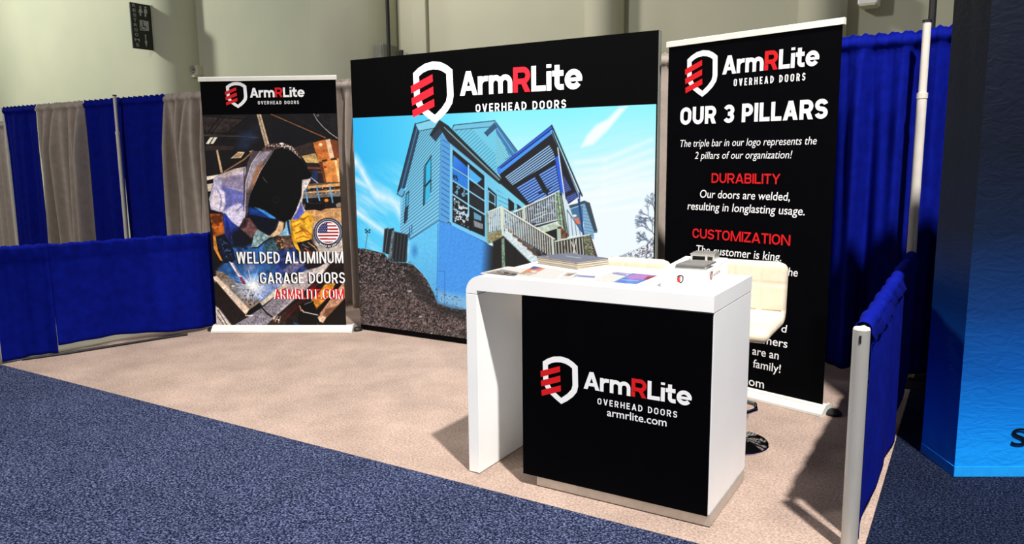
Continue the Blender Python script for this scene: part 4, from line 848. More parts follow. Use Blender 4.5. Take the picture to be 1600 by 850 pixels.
# ------------------------------------------------------------------ pipe and drape
def drape(name, P, Q, z0, z1, m, label, cat, seed, folds=4.0, amp=.035, rod=.022, flare=0.0, hem=None, group=None, side=1, top_amp=.35, pocket=.10, nv=46, wrap=False):
    P = np.array(P, float); Q = np.array(Q, float); Lg = np.linalg.norm(Q-P); u = (Q-P)/Lg; n = np.array([u[1], -u[0]])*side
    rnd = random.Random(seed); nu = max(12, int(Lg*90))
    ph = [rnd.uniform(0, 6.28) for _ in range(6)]; fr = [folds*rnd.uniform(.7, 1.3), folds*rnd.uniform(1.7, 2.5), folds*rnd.uniform(.3, .6), folds*rnd.uniform(3.5, 4.5)]
    bm = bmesh.new(); rows = []
    hs = sorted(set([0, .25, .5, .75, 1.0]+[1+k for k in range(1, 8)]))
    zs = []
    for k in range(nv+1): zs.append(z0+(z1-pocket-z0)*k/nv)
    for k in range(1, 13): zs.append(z1-pocket+pocket*k/12)
    for z in zs:
        row = []; tt = (z-z0)/(z1-z0)
        for i in range(nu+1):
            s = i/nu; d = s*Lg
            w = math.sin(6.283*fr[0]*d+ph[0]+.5*math.sin(tt*2.2+ph[4]))+.45*math.sin(6.283*fr[1]*d+ph[1]+.6*math.sin(2*tt+ph[5]))+.5*math.sin(6.283*fr[2]*d+ph[2]+1.2*tt)
            g = math.sin(6.283*fr[3]*d+ph[3])+.6*math.sin(6.283*fr[3]*2.1*d+ph[1])
            k = min(1.0, max(0.0, (z1-pocket-z)/(.55)))
            A = amp*(top_amp+(1-top_amp)*k**.7)
            off = A*w*.62+.004*g*(1-k)
            if z > z1-pocket:
                q = (z-(z1-pocket))/pocket
                off = amp*top_amp*.62*w*(1-q*.7)+rod*math.sin(math.pi*min(1, q*1.25))*1.1+.005*g*(.4+q)
            zz = z
            if z >= z1-.02: zz = z+.006*g
            if hem is not None and tt < .3: zz = z+hem(s)*(1-tt/.3)
            sp_ = 1+flare*(1-tt)
            c = P+u*(Lg*.5+(d-Lg*.5)*sp_)+n*(rod+.012+off)
            row.append(bm.verts.new((c[0], c[1], max(zz, .012))))
        rows.append(row)
    if wrap:   # the pocket goes round the bar and comes down behind it
        zr = z1-rod-.006; rows = [r_ for r_, z in zip(rows, zs) if z < z1-pocket+.02]
        for k in range(15):
            a = math.radians(-20+k*220/14); row = []
            for i in range(nu+1):
                d = i/nu*Lg; g = math.sin(6.283*max(3.2, fr[3]*.9)*d+ph[3]+1.6*math.sin(a))+.7*math.sin(6.283*fr[3]*2.7*d+ph[1]-.7*a)+.5*math.sin(6.283*fr[1]*d+ph[2])
                q_ = math.sin(math.pi*min(1, (k+.6)/9)) if k < 5 else 1; R_ = rod+.008+.0034*g*q_; c = P+u*d+n*(R_*math.cos(a)); row.append(bm.verts.new((c[0], c[1], zr+R_*math.sin(a))))
            rows.append(row)
        for k in range(1, 5):
            row = []
            for i in range(nu+1):
                d = i/nu*Lg; c = P+u*d-n*(rod*.95+.003*math.sin(6.283*fr[3]*d+ph[3])); row.append(bm.verts.new((c[0], c[1], zr-rod*.4-k*.018)))
            rows.append(row)
    for a, b in zip(rows, rows[1:]):
        for i in range(nu): bm.faces.new((a[i], a[i+1], b[i+1], b[i]))
    o = obj(name, bm, m, smooth=True); rebase(o, ((P[0]+Q[0])/2, (P[1]+Q[1])/2, z0))
    sd = o.modifiers.new('cloth_thickness', 'SOLIDIFY'); sd.thickness = .003; sd.offset = 0
    return tag(o, label, cat, group)

YB = 5.92
BG = 'drapes of the back wall'
drape('grey_drape', (-13.6, 6.25), (-12.36, 6.12), .02, 2.17, M['grey'], 'grey drape sliver at the left edge of the photo, lower than the rest', 'drape', 11, 3.2, .05, group=BG)
drape('blue_drape', (-12.24, YB), (-11.33, YB), .02, 2.345, M['blue'], 'leftmost royal blue drape, between two grey drapes', 'drape', 12, 2.2, .04, flare=.02, group=BG)
drape('grey_drape', (-11.325, YB), (-10.17, YB), .02, 2.345, M['grey'], 'gathered grey drape between two blue drapes, left of the white upright', 'drape', 13, 4.6, .17, group=BG)
drape('blue_drape', (-10.165, YB), (-9.392, YB), .02, 2.345, M['blue'], 'royal blue drape just left of the white upright at the left', 'drape', 14, 2.0, .045, group=BG)
drape('blue_drape', (-9.388, YB), (-8.43, YB), .02, 2.345, M['blue'], 'royal blue drape just right of the white upright at the left', 'drape', 15, 2.0, .04, group=BG)
drape('grey_drape', (-8.425, YB), (-7.15, YB), .02, 2.345, M['grey'], 'gathered grey drape behind the left edge of the welder banner', 'drape', 16, 5.0, .17, group=BG)
drape('blue_drape', (-7.14, YB), (-5.70, YB), .02, 2.345, M['blue'], 'blue drape strip behind the right edge of the welder banner', 'drape', 17, 2.4, .02, group=BG)
drape('grey_drape', (-5.69, YB), (-4.5, YB), .02, 2.345, M['grey'], 'grey drape strip between the welder banner and the big screen', 'drape', 18, 6.0, .13, group=BG)
drape('grey_drape', (-3.1, YB), (-1.62, YB), .02, 2.345, M['grey'], 'grey drape strip between the big screen and the black text banner', 'drape', 19, 5.0, .05, group=BG)
drape('blue_drape', (-1.60, YB), (-.375, YB), .02, 2.36, M['blue'], 'royal blue drape right of the black text banner, left of the tall pole', 'drape', 20, 3.2, .11, group=BG)
drape('blue_drape', (-.335, YB), (.85, YB), .02, 2.375, M['blue'], 'royal blue drape right of the tall pole, left of the gradient tower', 'drape', 21, 3.6, .11, group=BG)

def upright(x, y, h, label, top=.0, r=.026):
    t = thing('drape_upright', (x, y, 0), label, 'pole', 'drape uprights')
    bm = bmesh.new(); box(bm, (x-.2, y-.2, .0105), (x+.2, y+.06, .018), .002); obj('base_plate', bm, M['plastic'], t)
    bm = bmesh.new(); tube(bm, [(x, y, .012), (x, y, h*.80)], r, 16); obj('lower_tube', bm, M['pole'], t, smooth='auto')
    bm = bmesh.new(); tube(bm, [(x, y, h*.80), (x, y, h)], r*.82, 16); obj('upper_tube', bm, M['pole'], t, smooth='auto')
    bm = bmesh.new(); tube(bm, [(x, y, h*.795), (x, y, h*.81)], r*1.12, 16); obj('collar', bm, M['pole'], t, smooth='auto')
    bm = bmesh.new(); tube(bm, [(x, y, h-.012), (x, y, h+.003)], r*.95, 16); obj('cap', bm, M['plastic'], t, smooth='auto')
    return t
upright(-12.30, YB, 2.33, 'thin upright pole at the far left end of the drape wall')
upright(-9.31, YB-.13, 2.37, 'white upright pole between two blue drapes at the left')
upright(-.347, YB-.17, 2.40, 'tall white pole in front of the blue drapes at the right', r=.03)
for xa, xb, lab in ((-12.255, -9.42, 'crossbar carrying the left drapes'), (-9.36, -4.4, 'crossbar carrying the drapes behind the welder banner'), (-3.2, -.39, 'crossbar between the big screen and the tall pole'), (-.32, .9, 'crossbar right of the tall pole')):
    bm = bmesh.new(); tube(bm, [(xa, YB+.012, 2.305), (xb, YB+.012, 2.305)], .016, 12)
    for xe in (xa, xb): tube(bm, [(xe, YB+.012, 2.33), (xe, YB+.012, 2.28)], .012, 8)
    o = obj('drape_crossbar', bm, M['pole'], smooth='auto'); rebase(o, (xa, YB+.012, 2.28)); tag(o, 'white metal '+lab, 'crossbar', 'drape crossbars')

xa = float(at_y(607, 60, 6.05)[0]); ya = 6.05
t = thing('black_pole', (xa, ya, 0), 'tall thin black pole rising behind the left part of the big screen', 'pole', 'black poles')
bm = bmesh.new(); tube(bm, [(xa, ya, .012), (xa, ya, 4.6)], .019, 12); obj('shaft', bm, M['plastic'], t, smooth='auto')
bm = bmesh.new(); box(bm, (xa-.18, ya-.06, .0045), (xa+.18, ya+.18, .012), .002); obj('base_plate', bm, M['plastic'], t)
xb = float(at_y(1456.5, 25, 6.12)[0]); yb = 6.12
t = thing('black_pole', (xb, yb, 0), 'black pole rising above the blue drape behind the tall white pole', 'pole', 'black poles')
bm = bmesh.new(); tube(bm, [(xb, yb, .018), (xb, yb, 3.6)], .024, 12); obj('shaft', bm, M['plastic'], t, smooth='auto')
bm = bmesh.new(); box(bm, (xb-.15, yb-.05, .0105), (xb+.15, yb+.18, .018), .002); obj('base_plate', bm, M['plastic'], t)

# ------------------------------------------------------------------ side rails
LA = np.array((-6.475, 2.90)); LB = np.array((-5.65, 5.75)); lu = (LB-LA)/np.linalg.norm(LB-LA); ln = np.array([lu[1], -lu[0]])
def rail_post(p, label, h=.905, r=.03, m=None):
    t = thing('rail_post', (p[0], p[1], 0), label, 'post', 'posts of the low side rails')
    bm = bmesh.new(); tube(bm, [(p[0], p[1], .01), (p[0], p[1], h)], r, 20); obj('tube', bm, m or M['postm'], t, smooth='auto')
    bm = bmesh.new(); tube(bm, [(p[0], p[1], h), (p[0], p[1], h+.004)], r*.96, 20); obj('end_cap', bm, M['pole'], t, smooth='auto')
    return t
rail_post(LA-lu*.02, 'post at the aisle end of the left low blue rail', .86, .022)
bm = bmesh.new(); tube(bm, [(*LA, .870), (*LB, .870)], .011, 12); o = obj('rail_bar', bm, M['pole'], smooth='auto'); rebase(o, (*LA, .865)); tag(o, 'white bar inside the left low blue rail drape', 'rail')
LM = LA+lu*.36
drape('low_blue_drape', LA+lu*.0, LM+lu*.03, .012, .905, M['blue'], 'short front piece of the low blue drape on the left side rail', 'drape', 31, 3.4, .035, side=1, group='low side rail drapes', pocket=.12, nv=26, wrap=True)
drape('low_blue_drape', LM+lu*.0315, LB, .05, .897, M['blue'], 'long low blue drape on the left side rail, running behind the welder banner', 'drape', 32, 1.7, .05, side=1, group='low side rail drapes', pocket=.12, nv=26, hem=lambda s: .03*math.sin(s*6.0+1.2), wrap=True, rod=.015)
bm = bmesh.new()
tube(bm, [(-6.36, 3.0, .0155), (-6.24, 3.28, .0155), (-6.13, 3.66, .0155), (-6.03, 4.0, .0155), (-5.96, 4.2, .0155)], .010, 8)
o = obj('power_cable', bm, M['plastic'], smooth='auto'); rebase(o, (-6.36, 3.0, .005)); tag(o, 'thin black cable on the floor under the left low drape', 'cable')

RX = -.336
t = thing('rail_post', (RX, 3.1, 0), 'grey metal post at the front end of the right low blue rail', 'post', 'posts of the low side rails')
bm = bmesh.new(); tube(bm, [(RX, 3.1, .005), (RX, 3.1, .90)], .031, 24); obj('tube', bm, M['postm'], t, smooth='auto')
bm = bmesh.new(); tube(bm, [(RX, 3.1, .90), (RX, 3.1, .907)], [.031, .028], 24); obj('end_cap', bm, M['pole'], t, smooth='auto')
bm = bmesh.new(); box(bm, (RX-.004, 3.066, .852), (RX+.004, 3.075, .882), .001); obj('slot', bm, M['plastic'], t, label='black slot near the top of the post')
bm = bmesh.new(); tube(bm, [(RX, 3.132, .885), (RX, 5.66, .885)], .018, 12); o = obj('rail_bar', bm, M['pole'], smooth='auto'); rebase(o, (RX, 3.1, .885)); tag(o, 'white bar inside the right low blue rail drape', 'rail')
drape('low_blue_drape', (RX, 3.16), (RX, 5.64), .03, .917, M['blue'], 'low blue drape on the right side rail, bunched along its top', 'drape', 33, 1.1, .016, side=1, group='low side rail drapes', pocket=.085, nv=30, hem=lambda s: .05*math.sin(s*9)+.04*s, top_amp=.5, wrap=True)

# ================================================================== big screen
LX0, LX1, LY, LZT = -4.748, -1.930, 5.136, 2.404
t = thing('led_wall', ((LX0+LX1)/2, LY+.06, 0), 'big LED wall showing a house with a porch under a black logo header', 'screen')
bm = bmesh.new(); box(bm, (LX0, LY, .012), (LX1, LY+.055, LZT), .002); cab = obj('cabinet', bm, M['ledblack'], t)
bm = bmesh.new()
for k in range(4): box(bm, (LX0+.15+k*.78, LY+.055, .02), (LX0+.2+k*.78, LY+.12, 2.3), .004)
for z in (.5, 1.3, 2.1): box(bm, (LX0+.1, LY+.055, z), (LX1-.1, LY+.10, z+.05), .004)
obj('rear_frame', bm, M['plastic'], t)
bm = bmesh.new(); box(bm, (LX1-.03, LY+.004, .02), (LX1+.004, LY+.053, LZT-.004), .002); obj('side_trim', bm, M['grey_paint'], t, label='grey side edge of the screen')
lf = Face((LX0, LY, 0), (1, 0), (0, -1))
A = Art([(LX0+.004, LY-.0015, .055), (LX1-.008, LY-.0015, .055), (LX1-.008, LY-.0015, 1.909), (LX0+.004, LY-.0015, 1.909)], 680, 480)
paint_house(A); A.build('screen_picture', M['screen'], t, 'lit picture of a blue house with porch, deck and mulch slope')
bm = bmesh.new(); put_emblem(bm, lf, (645.7, 114.2), (707.2, 109.4), (677.8, 96), (678.7, 192.3), off=.003); flat('emblem', bm, [M['txtglow'], M['redglow']], t, 'white shield emblem with three red bars')
bm = bmesh.new(); put_caps(bm, lf, 'ArmRLite', (719, 150), (910, 138.2), 37.5, .215, .045, red=('R', 1, 3), off=.003); flat('brand_lettering', bm, [M['txtglow'], M['redglow']], t)
bm = bmesh.new(); put_caps(bm, lf, 'OVERHEAD DOORS', (743.8, 175.8), (884.8, 168), 12.3, .17, .30, off=.003); flat('subtitle_lettering', bm, [M['txtglow']], t)
bm = bmesh.new()
x, y = -1.86, 5.36
tube(bm, [(x, y, 1.12), (x+.09, y-.02, 1.14), (x+.11, y, 1.08), (x+.02, y+.03, 1.04), (x+.1, y, .98), (x+.03, y+.02, .92), (x+.02, y+.02, .55), (x-.02, y+.0, .02)], .011, 8)
o = obj('cable_loop', bm, M['plastic'], smooth='auto'); rebase(o, (x, y, .02)); tag(o, 'looped black cable behind the right edge of the big screen', 'cable')
bm = bmesh.new(); box(bm, (-1.93, 5.47, .006), (-1.52, 5.70, .98), .02); t = thing('equipment_case', (-1.72, 5.55, 0), 'black equipment case between the big screen and the text banner', 'case'); obj('shell', bm, M['plastic'], t)
bm = bmesh.new(); lathe(bm, [(0, 0), (.016, 0), (.016, .012), (0, .014)], 0, 0, 14); bmesh.ops.transform(bm, matrix=Matrix.Translation((-1.74, 5.47, .8)) @ Matrix.Rotation(math.pi/2, 4, 'X'), verts=bm.verts); obj('knob', bm, M['grey_paint'], t)

# ================================================================== banner stands
def banner_stand(A, B, back, s0, s1, b0, b1, zt, label, sheet_m):
    """A,B floor points of the foot's front edge; sheet from s0 to s1 along it, foot from b0 to b1"""
    A = np.array(A, float); B = np.array(B, float); u = (B-A)/np.linalg.norm(B-A); n = np.array([u[1], -u[0]])
    def W(s, d, z): p = A+u*s-n*d; return (p[0], p[1], z)
    mid = W((s0+s1)/2, back, 0); t = thing('banner_stand', mid, label, 'banner', 'roll-up banner stands')
    f = Face(W(s0, back-.004, 0), u, (n[0], n[1]))
    bm = bmesh.new(); prism(bm, [W(s0, back-.003, .045), W(s1, back-.003, .045), W(s1, back, .045), W(s0, back, .045)], (0, 0, zt-.045)); sh_ = obj('banner_sheet', bm, sheet_m, t)
    prof = [(0, .006), (0, .022), (.012, .030), (.014, .034), (.044, .044), (.046, .056), (.058, .062), (.10, .062), (.13, .05), (.15, .02), (.15, .006)]
    bm = bmesh.new(); prism(bm, [W(b0, d, z) for d, z in prof], tuple(np.array([u[0], u[1], 0])*(b1-b0))); obj('base', bm, M['silver'], t)
    for e in (b0, b1):
        bm = bmesh.new(); sg = -1 if e == b0 else 1
        prism(bm, [W(e, d, z) for d, z in ((-.004, .004), (-.004, .024), (.05, .066), (.105, .068), (.155, .05), (.155, .004))], tuple(np.array([u[0], u[1], 0])*.010*sg)); o = obj('end_cap', bm, M['silver'], t)
        bm = bmesh.new(); c = W(e+sg*.035, .10, 0); lathe(bm, [(0, .005), (.045, .005), (.05, .02), (.03, .035), (0, .037)], c[0], c[1], 18); box(bm, (-.03, -.02, .008), (.03, .02, .03), .004, at=W(e+sg*.0, .10, 0)); obj('foot', bm, M['plastic'], t, label='black foot at the end of the base')
    bm = bmesh.new(); prism(bm, [W(s0-.012, d, z) for d, z in ((back-.016, zt-.012), (back-.016, zt+.020), (back-.008, zt+.026), (back+.008, zt+.026), (back+.014, zt+.018), (back+.014, zt-.012))], tuple(np.array([u[0], u[1], 0])*(s1-s0+.024))); obj('top_rail', bm, M['silver'], t)
    c = W((s0+s1)/2, back+.035, 0); bm = bmesh.new(); tube(bm, [(c[0], c[1], .05), (c[0], c[1], zt)], .012, 12); tube(bm, [(c[0], c[1], zt-.006), W((s0+s1)/2, back+.005, zt-.002)], .009, 8); obj('support_pole', bm, M['metal'], t, smooth='auto')
    return t, f, W, sh_

A0 = (-5.827, 4.381); B0 = (-4.732, 4.982)
t, f, W, sheet = banner_stand(A0, B0, .072, -.004, 1.193, -.02, 1.25, 2.245, 'roll-up banner with a masked welder and a flag badge', M['black'])
def q(s, z): return W(s, .066, z)
A = Art([q(-.003, .048), q(1.192, .048), q(1.192, 1.948), q(-.003, 1.948)], 460, 730)
paint_welder(A); A.build('banner_picture', M['print'], sheet, 'printed photo of a welder in a black mask')
bm = bmesh.new(); put_emblem(bm, f, (353.2, 135.5), (385.2, 136), (368.7, 128), (371, 169), off=.004); flat('emblem', bm, [M['txt'], M['red']], t, 'white shield emblem with three red bars')
bm = bmesh.new(); put_caps(bm, f, 'ArmRLite', (391, 152.3), (476.5, 151.8), 15.2, .215, .045, red=('R', 1, 3), off=.004); flat('brand_lettering', bm, [M['txt'], M['red']], t)
bm = bmesh.new(); put_caps(bm, f, 'OVERHEAD DOORS', (403.4, 163), (467.4, 162.7), 5.2, .15, .34, off=.004); flat('subtitle_lettering', bm, [M['txt']], t)
for txt, a, b, cap, mf, ms, nm in (('WELDED ALUMINUM', (370.5, 411.6), (537, 411.2), 18.2, 0, 2, 'slogan_line'), ('GARAGE DOORS', (407.2, 443), (539.6, 442.4), 17.2, 0, 2, 'slogan_line'), ('ARMRLITE.COM', (430.2, 466.8), (538, 466.4), 15.2, 1, 0, 'web_address')):
    bm = bmesh.new(); put_caps(bm, f, txt, a, b, cap, .135, .115, mi=ms, off=.0055, d=(-2.0, .4)); put_caps(bm, f, txt, a, b, cap, .135, .115, mi=mf, off=.0065)
    flat(nm, bm, [M['txt'], M['red'], M['inkdark']], t)
# tiny ring text of the badge
bm = bmesh.new(); vs, fs = text_mesh('MADE IN USA', .02, 0, 1.1); w = vs[:, 0].max()
def arc(x_, y_):
    a = math.radians(127-(x_/w)*74); r = 22.9-y_*4.2
    return (512.8+r*math.cos(a), 363.2+r*math.sin(a))
vv = []
for x_, y_ in vs:
    s_, h_ = f.hit(*arc(x_, y_)); vv.append(bm.verts.new(f.at(s_, h_, .0055)))
for k in fs:
    try: bm.faces.new([vv[i] for i in k])
    except ValueError: pass
flat('badge_lettering', bm, [M['txt']], t)

A1 = (-1.145, 4.811); B1 = (-.719, 4.690)
t, f, W, sheet = banner_stand(A1, B1, .07, -.735, .437, -.75, .455, 2.285, 'black roll-up banner headed OUR 3 PILLARS with white and red text', M['black'])
bm = bmesh.new(); put_emblem(bm, f, (1074.3, 91.6), (1121.6, 88.6), (1099.4, 78.4), (1095, 151.6), off=.003); flat('emblem', bm, [M['txt'], M['red']], t, 'white shield emblem with three red bars')
bm = bmesh.new(); put_caps(bm, f, 'ArmRLite', (1128.8, 117.7), (1280.2, 101.2), 29, .215, .045, red=('R', 1, 3), off=.003); flat('brand_lettering', bm, [M['txt'], M['red']], t)
bm = bmesh.new(); put_caps(bm, f, 'OVERHEAD DOORS', (1146.8, 135.9), (1258.8, 124.7), 11.3, .17, .30, off=.003); flat('subtitle_lettering', bm, [M['txt']], t)
for txt, a, b, cap, w_, mi, nm in (('OUR 3 PILLARS', (1063.2, 196.6), (1293.4, 183.8), 27, .225, 0, 'headline'), ('DURABILITY', (1112, 286), (1219.4, 287.6), 15.2, .17, 1, 'red_heading'), ('CUSTOMIZATION', (1082.4, 372.6), (1235, 383), 15.2, .17, 1, 'red_heading')):
    bm = bmesh.new(); put_caps(bm, f, txt, a, b, cap, w_, .08, mi=mi, off=.003); flat(nm, bm, [M['txt'], M['red']], t)
for txt, a, b, cap, bold, sh, mi in (
        ('The triple bar in our logo represents the', (1063.2, 230.7), (1276.4, 224.4), 11.0, .0, .2, 0), ('2 pillars of our organization!', (1085.8, 249.5), (1238, 246), 11.0, .0, .2, 0),
        ('Our doors are welded,', (1094, 309.8), (1234.4, 312.6), 12.2, .006, .12, 0), ('resulting in longlasting usage.', (1074.5, 328.6), (1257.7, 335.2), 12.2, .006, .12, 0),
        ('The customer is king.', (1088.2, 396), (1221, 407.4), 12.6, .006, .12, 0),
        ('the', (1226, 430), (1246.6, 432.4), 13, .006, .12, 0), ('d', (1221, 518.8), (1230, 519.8), 12, .006, .1, 0), ('customers', (1152, 531.5), (1230.5, 541.3), 12.6, .006, .05, 0), ('are an', (1175.6, 555.8), (1217, 559.6), 12.8, .006, .05, 0), ('family!', (1176.8, 574.4), (1220, 582), 12.8, .006, .05, 0), ('armrlite.com', (1100, 588), (1194, 604.2), 12.8, .006, 0, 0)):
    bm = bmesh.new(); put_text(bm, f, txt, a, b, cap, bold, sh, 1.0, mi=mi, off=.003); flat('text_line', bm, [M['txt']], t)

# ================================================================== counter
CX0, CX1, CY0, CY1, CZ = -2.075, -.868, 2.985, 3.585, 1.0
t = thing('display_counter', ((CX0+CX1)/2, (CY0+CY1)/2, 0), 'white waterfall display counter with a black logo front panel', 'counter')
# top with a rounded left shoulder, resting on the leg
r = .085; prof = [(CX1, .930), (CX1, CZ), (CX0+r, CZ)]
for k in range(1, 9):
    a = math.pi/2+k/8*math.pi/2; prof.append((CX0+r+r*math.cos(a), CZ-r+r*math.sin(a)))
prof += [(CX0, .912), (CX0+.062, .912), (CX0+.062, .930)]
bm = bmesh.new(); prism(bm, [(x, CY0, z) for x, z in prof], (0, CY1-CY0, 0)); bmesh.ops.bevel(bm, geom=[e for e in bm.edges if e.calc_length() > .3 and abs((e.verts[0].co-e.verts[1].co).x) > .3], offset=.002, segments=1, affect='EDGES'); obj('worktop', bm, M['white'], t, smooth='auto')
bm = bmesh.new(); box(bm, (CX0, CY0, .008), (CX0+.062, CY1, .909), .0015); obj('side_leg', bm, M['white'], t)
bm = bmesh.new(); box(bm, (CX0+.002, CY0+.002, .909), (CX0+.060, CY1-.002, .912)); box(bm, (-1.755, CY0+.016, .926), (CX1-.003, CY1-.003, .930)); obj('joint', bm, M['gap'], t, label='thin dark joint under the worktop')
bm = bmesh.new(); box(bm, (-1.765, CY0+.014, .062), (CX1-.001, CY1-.001, .926), .0015); obj('cabinet', bm, M['white'], t)
bm = bmesh.new(); box(bm, (-1.765, CY0+.004, .060), (CX1-.005, CY0+.0138, .924), .001); fp = obj('front_panel', bm, M['black'], t, label='black front panel with logo')
bm = bmesh.new(); box(bm, (-1.70, CY0+.022, .008), (CX1+.004, CY1-.03, .0615), .002); obj('plinth', bm, M['metal'], t, label='brushed metal plinth')
cf = Face((CX0, CY0+.004, 0), (1, 0), (0, -1))
bm = bmesh.new(); put_emblem(bm, cf, (848.2, 564.7), (902.8, 573.4), (871, 556), (875.2, 630.8)); flat('emblem', bm, [M['txt'], M['red']], t, 'white shield emblem with three red bars')
bm = bmesh.new(); put_caps(bm, cf, 'ArmRLite', (912, 607), (1080.9, 634.5), 27.5, .215, .045, red=('R', 1, 3)); flat('brand_lettering', bm, [M['txt'], M['red']], t)
bm = bmesh.new(); put_caps(bm, cf, 'OVERHEAD DOORS', (933.8, 631), (1058.2, 653), 9.6, .17, .30); flat('subtitle_lettering', bm, [M['txt']], t)
bm = bmesh.new(); put_text(bm, cf, 'armrlite.com', (948.6, 650), (1041.6, 666.3), 12.2, .008); flat('web_address', bm, [M['txt']], t)

# ------------------------------------------------------------------ stools
def stool(cx, cy, drop, label):
    t = thing('bar_stool', (cx, cy, 0), label, 'stool', 'cream bar stools behind the counter')
    # one quilted shell: seat and back, profile in (y, z) from the front edge of the seat to the top of the back
    prof = []
    zs = .665-drop
    for k in range(9): prof.append((-.215+.335*k/8, zs-.012*(1-k/8)**2+(-.02 if k == 0 else 0)))
    for k in range(1, 8):
        a = -math.pi/2+k/8*math.pi/2*.92; prof.append((.12+.075*math.cos(a), zs+.075+.075*math.sin(a)))
    for k in range(9): prof.append((.190+.022*k/8, zs+.085+.235*k/8))
    p = np.array(prof); seg = np.r_[0, np.cumsum(np.hypot(*np.diff(p, axis=0).T))]; Lp = seg[-1]; NS, NW, hw, th = 64, 48, .212, .030
    bm = bmesh.new(); top = []; bot = []
    for i in range(NS+1):
        s = Lp*i/NS; yy = np.interp(s, seg, p[:, 0]); zz = np.interp(s, seg, p[:, 1]); e = 1e-3
        dy = np.interp(min(s+e, Lp), seg, p[:, 0])-np.interp(max(s-e, 0), seg, p[:, 0]); dz = np.interp(min(s+e, Lp), seg, p[:, 1])-np.interp(max(s-e, 0), seg, p[:, 1]); l = math.hypot(dy, dz); ny, nz = -dz/l, dy/l
        es = min(s, Lp-s); ra, rb = [], []
        # rounded corners in plan
        cr = .05; hw_i = hw if es >= cr else hw-cr+math.sqrt(max(0, cr*cr-(cr-es)**2))
        for j in range(NW+1):
            v = -1+2*j/NW; xx = v*hw_i; ew = hw_i-abs(xx); ed = min(es, ew); k = math.sqrt(max(0, 1-(1-min(1, ed/.032))**2))
            g = 0
            for c in (-.072, .072): g = max(g, math.exp(-((xx-c)/.006)**2))
            for c in (.17, .40, .585): g = max(g, math.exp(-((s-c)/.006)**2))
            puff = th*k-.005*g*k
            ra.append(bm.verts.new((cx+xx, cy+yy+ny*puff, zz+nz*puff)))
            pb = -(th*.75*k)
            rb.append(bm.verts.new((cx+xx, cy+yy+ny*pb, zz+nz*pb)))
        top.append(ra); bot.append(rb)
    for R_, fl in ((top, 1), (bot, 0)):
        for i in range(NS):
            for j in range(NW): bm.faces.new((R_[i][j], R_[i][j+1], R_[i+1][j+1], R_[i+1][j]))
    bmesh.ops.remove_doubles(bm, verts=bm.verts, dist=.0004)
    obj('seat_shell', bm, M['leather'], t, smooth=True)
    bm = bmesh.new(); box(bm, (cx-.09, cy-.12, zs-.042), (cx+.09, cy+.10, zs-.018), .006); obj('seat_plate', bm, M['plastic'], t)
    bm = bmesh.new(); lathe(bm, [(0, .030), (.034, .030), (.030, .05), (.030, .40), (.027, .40), (.020, .402), (.020, zs-.042), (0, zs-.042)], cx, cy, 24); obj('gas_column', bm, M['chrome'], t, smooth='auto')
    bm = bmesh.new(); lathe(bm, [(0, .005), (.188, .005), (.190, .012), (.186, .017), (.10, .030), (.05, .040), (.035, .055), (0, .056)], cx, cy, 56); obj('base', bm, M['chrome'], t, smooth='auto')
    bm = bmesh.new(); a = [(cx-.03, cy, .25), (cx-.12, cy-.03, .25), (cx-.145, cy-.12, .25), (cx-.11, cy-.20, .25), (cx, cy-.235, .25), (cx+.11, cy-.20, .25), (cx+.145, cy-.12, .25), (cx+.12, cy-.03, .25), (cx+.03, cy, .25)]; tube(bm, a, .011, 10); tube(bm, [(cx, cy, .235), (cx, cy, .265)], .038, 20); obj('footrest', bm, M['chrome'], t, smooth='auto')
    bm = bmesh.new(); tube(bm, [(cx+.02, cy-.03, zs-.04), (cx+.14, cy-.05, zs-.055), (cx+.17, cy-.05, zs-.055)], .006, 8); obj('lever', bm, M['chrome'], t, smooth='auto')
    return t
stool(-1.045, 4.02, 0.0, 'cream quilted bar stool beside the right end of the counter, front of its back visible')
stool(-1.715, 4.07, .035, 'cream bar stool behind the middle of the counter, only the top of its back showing')

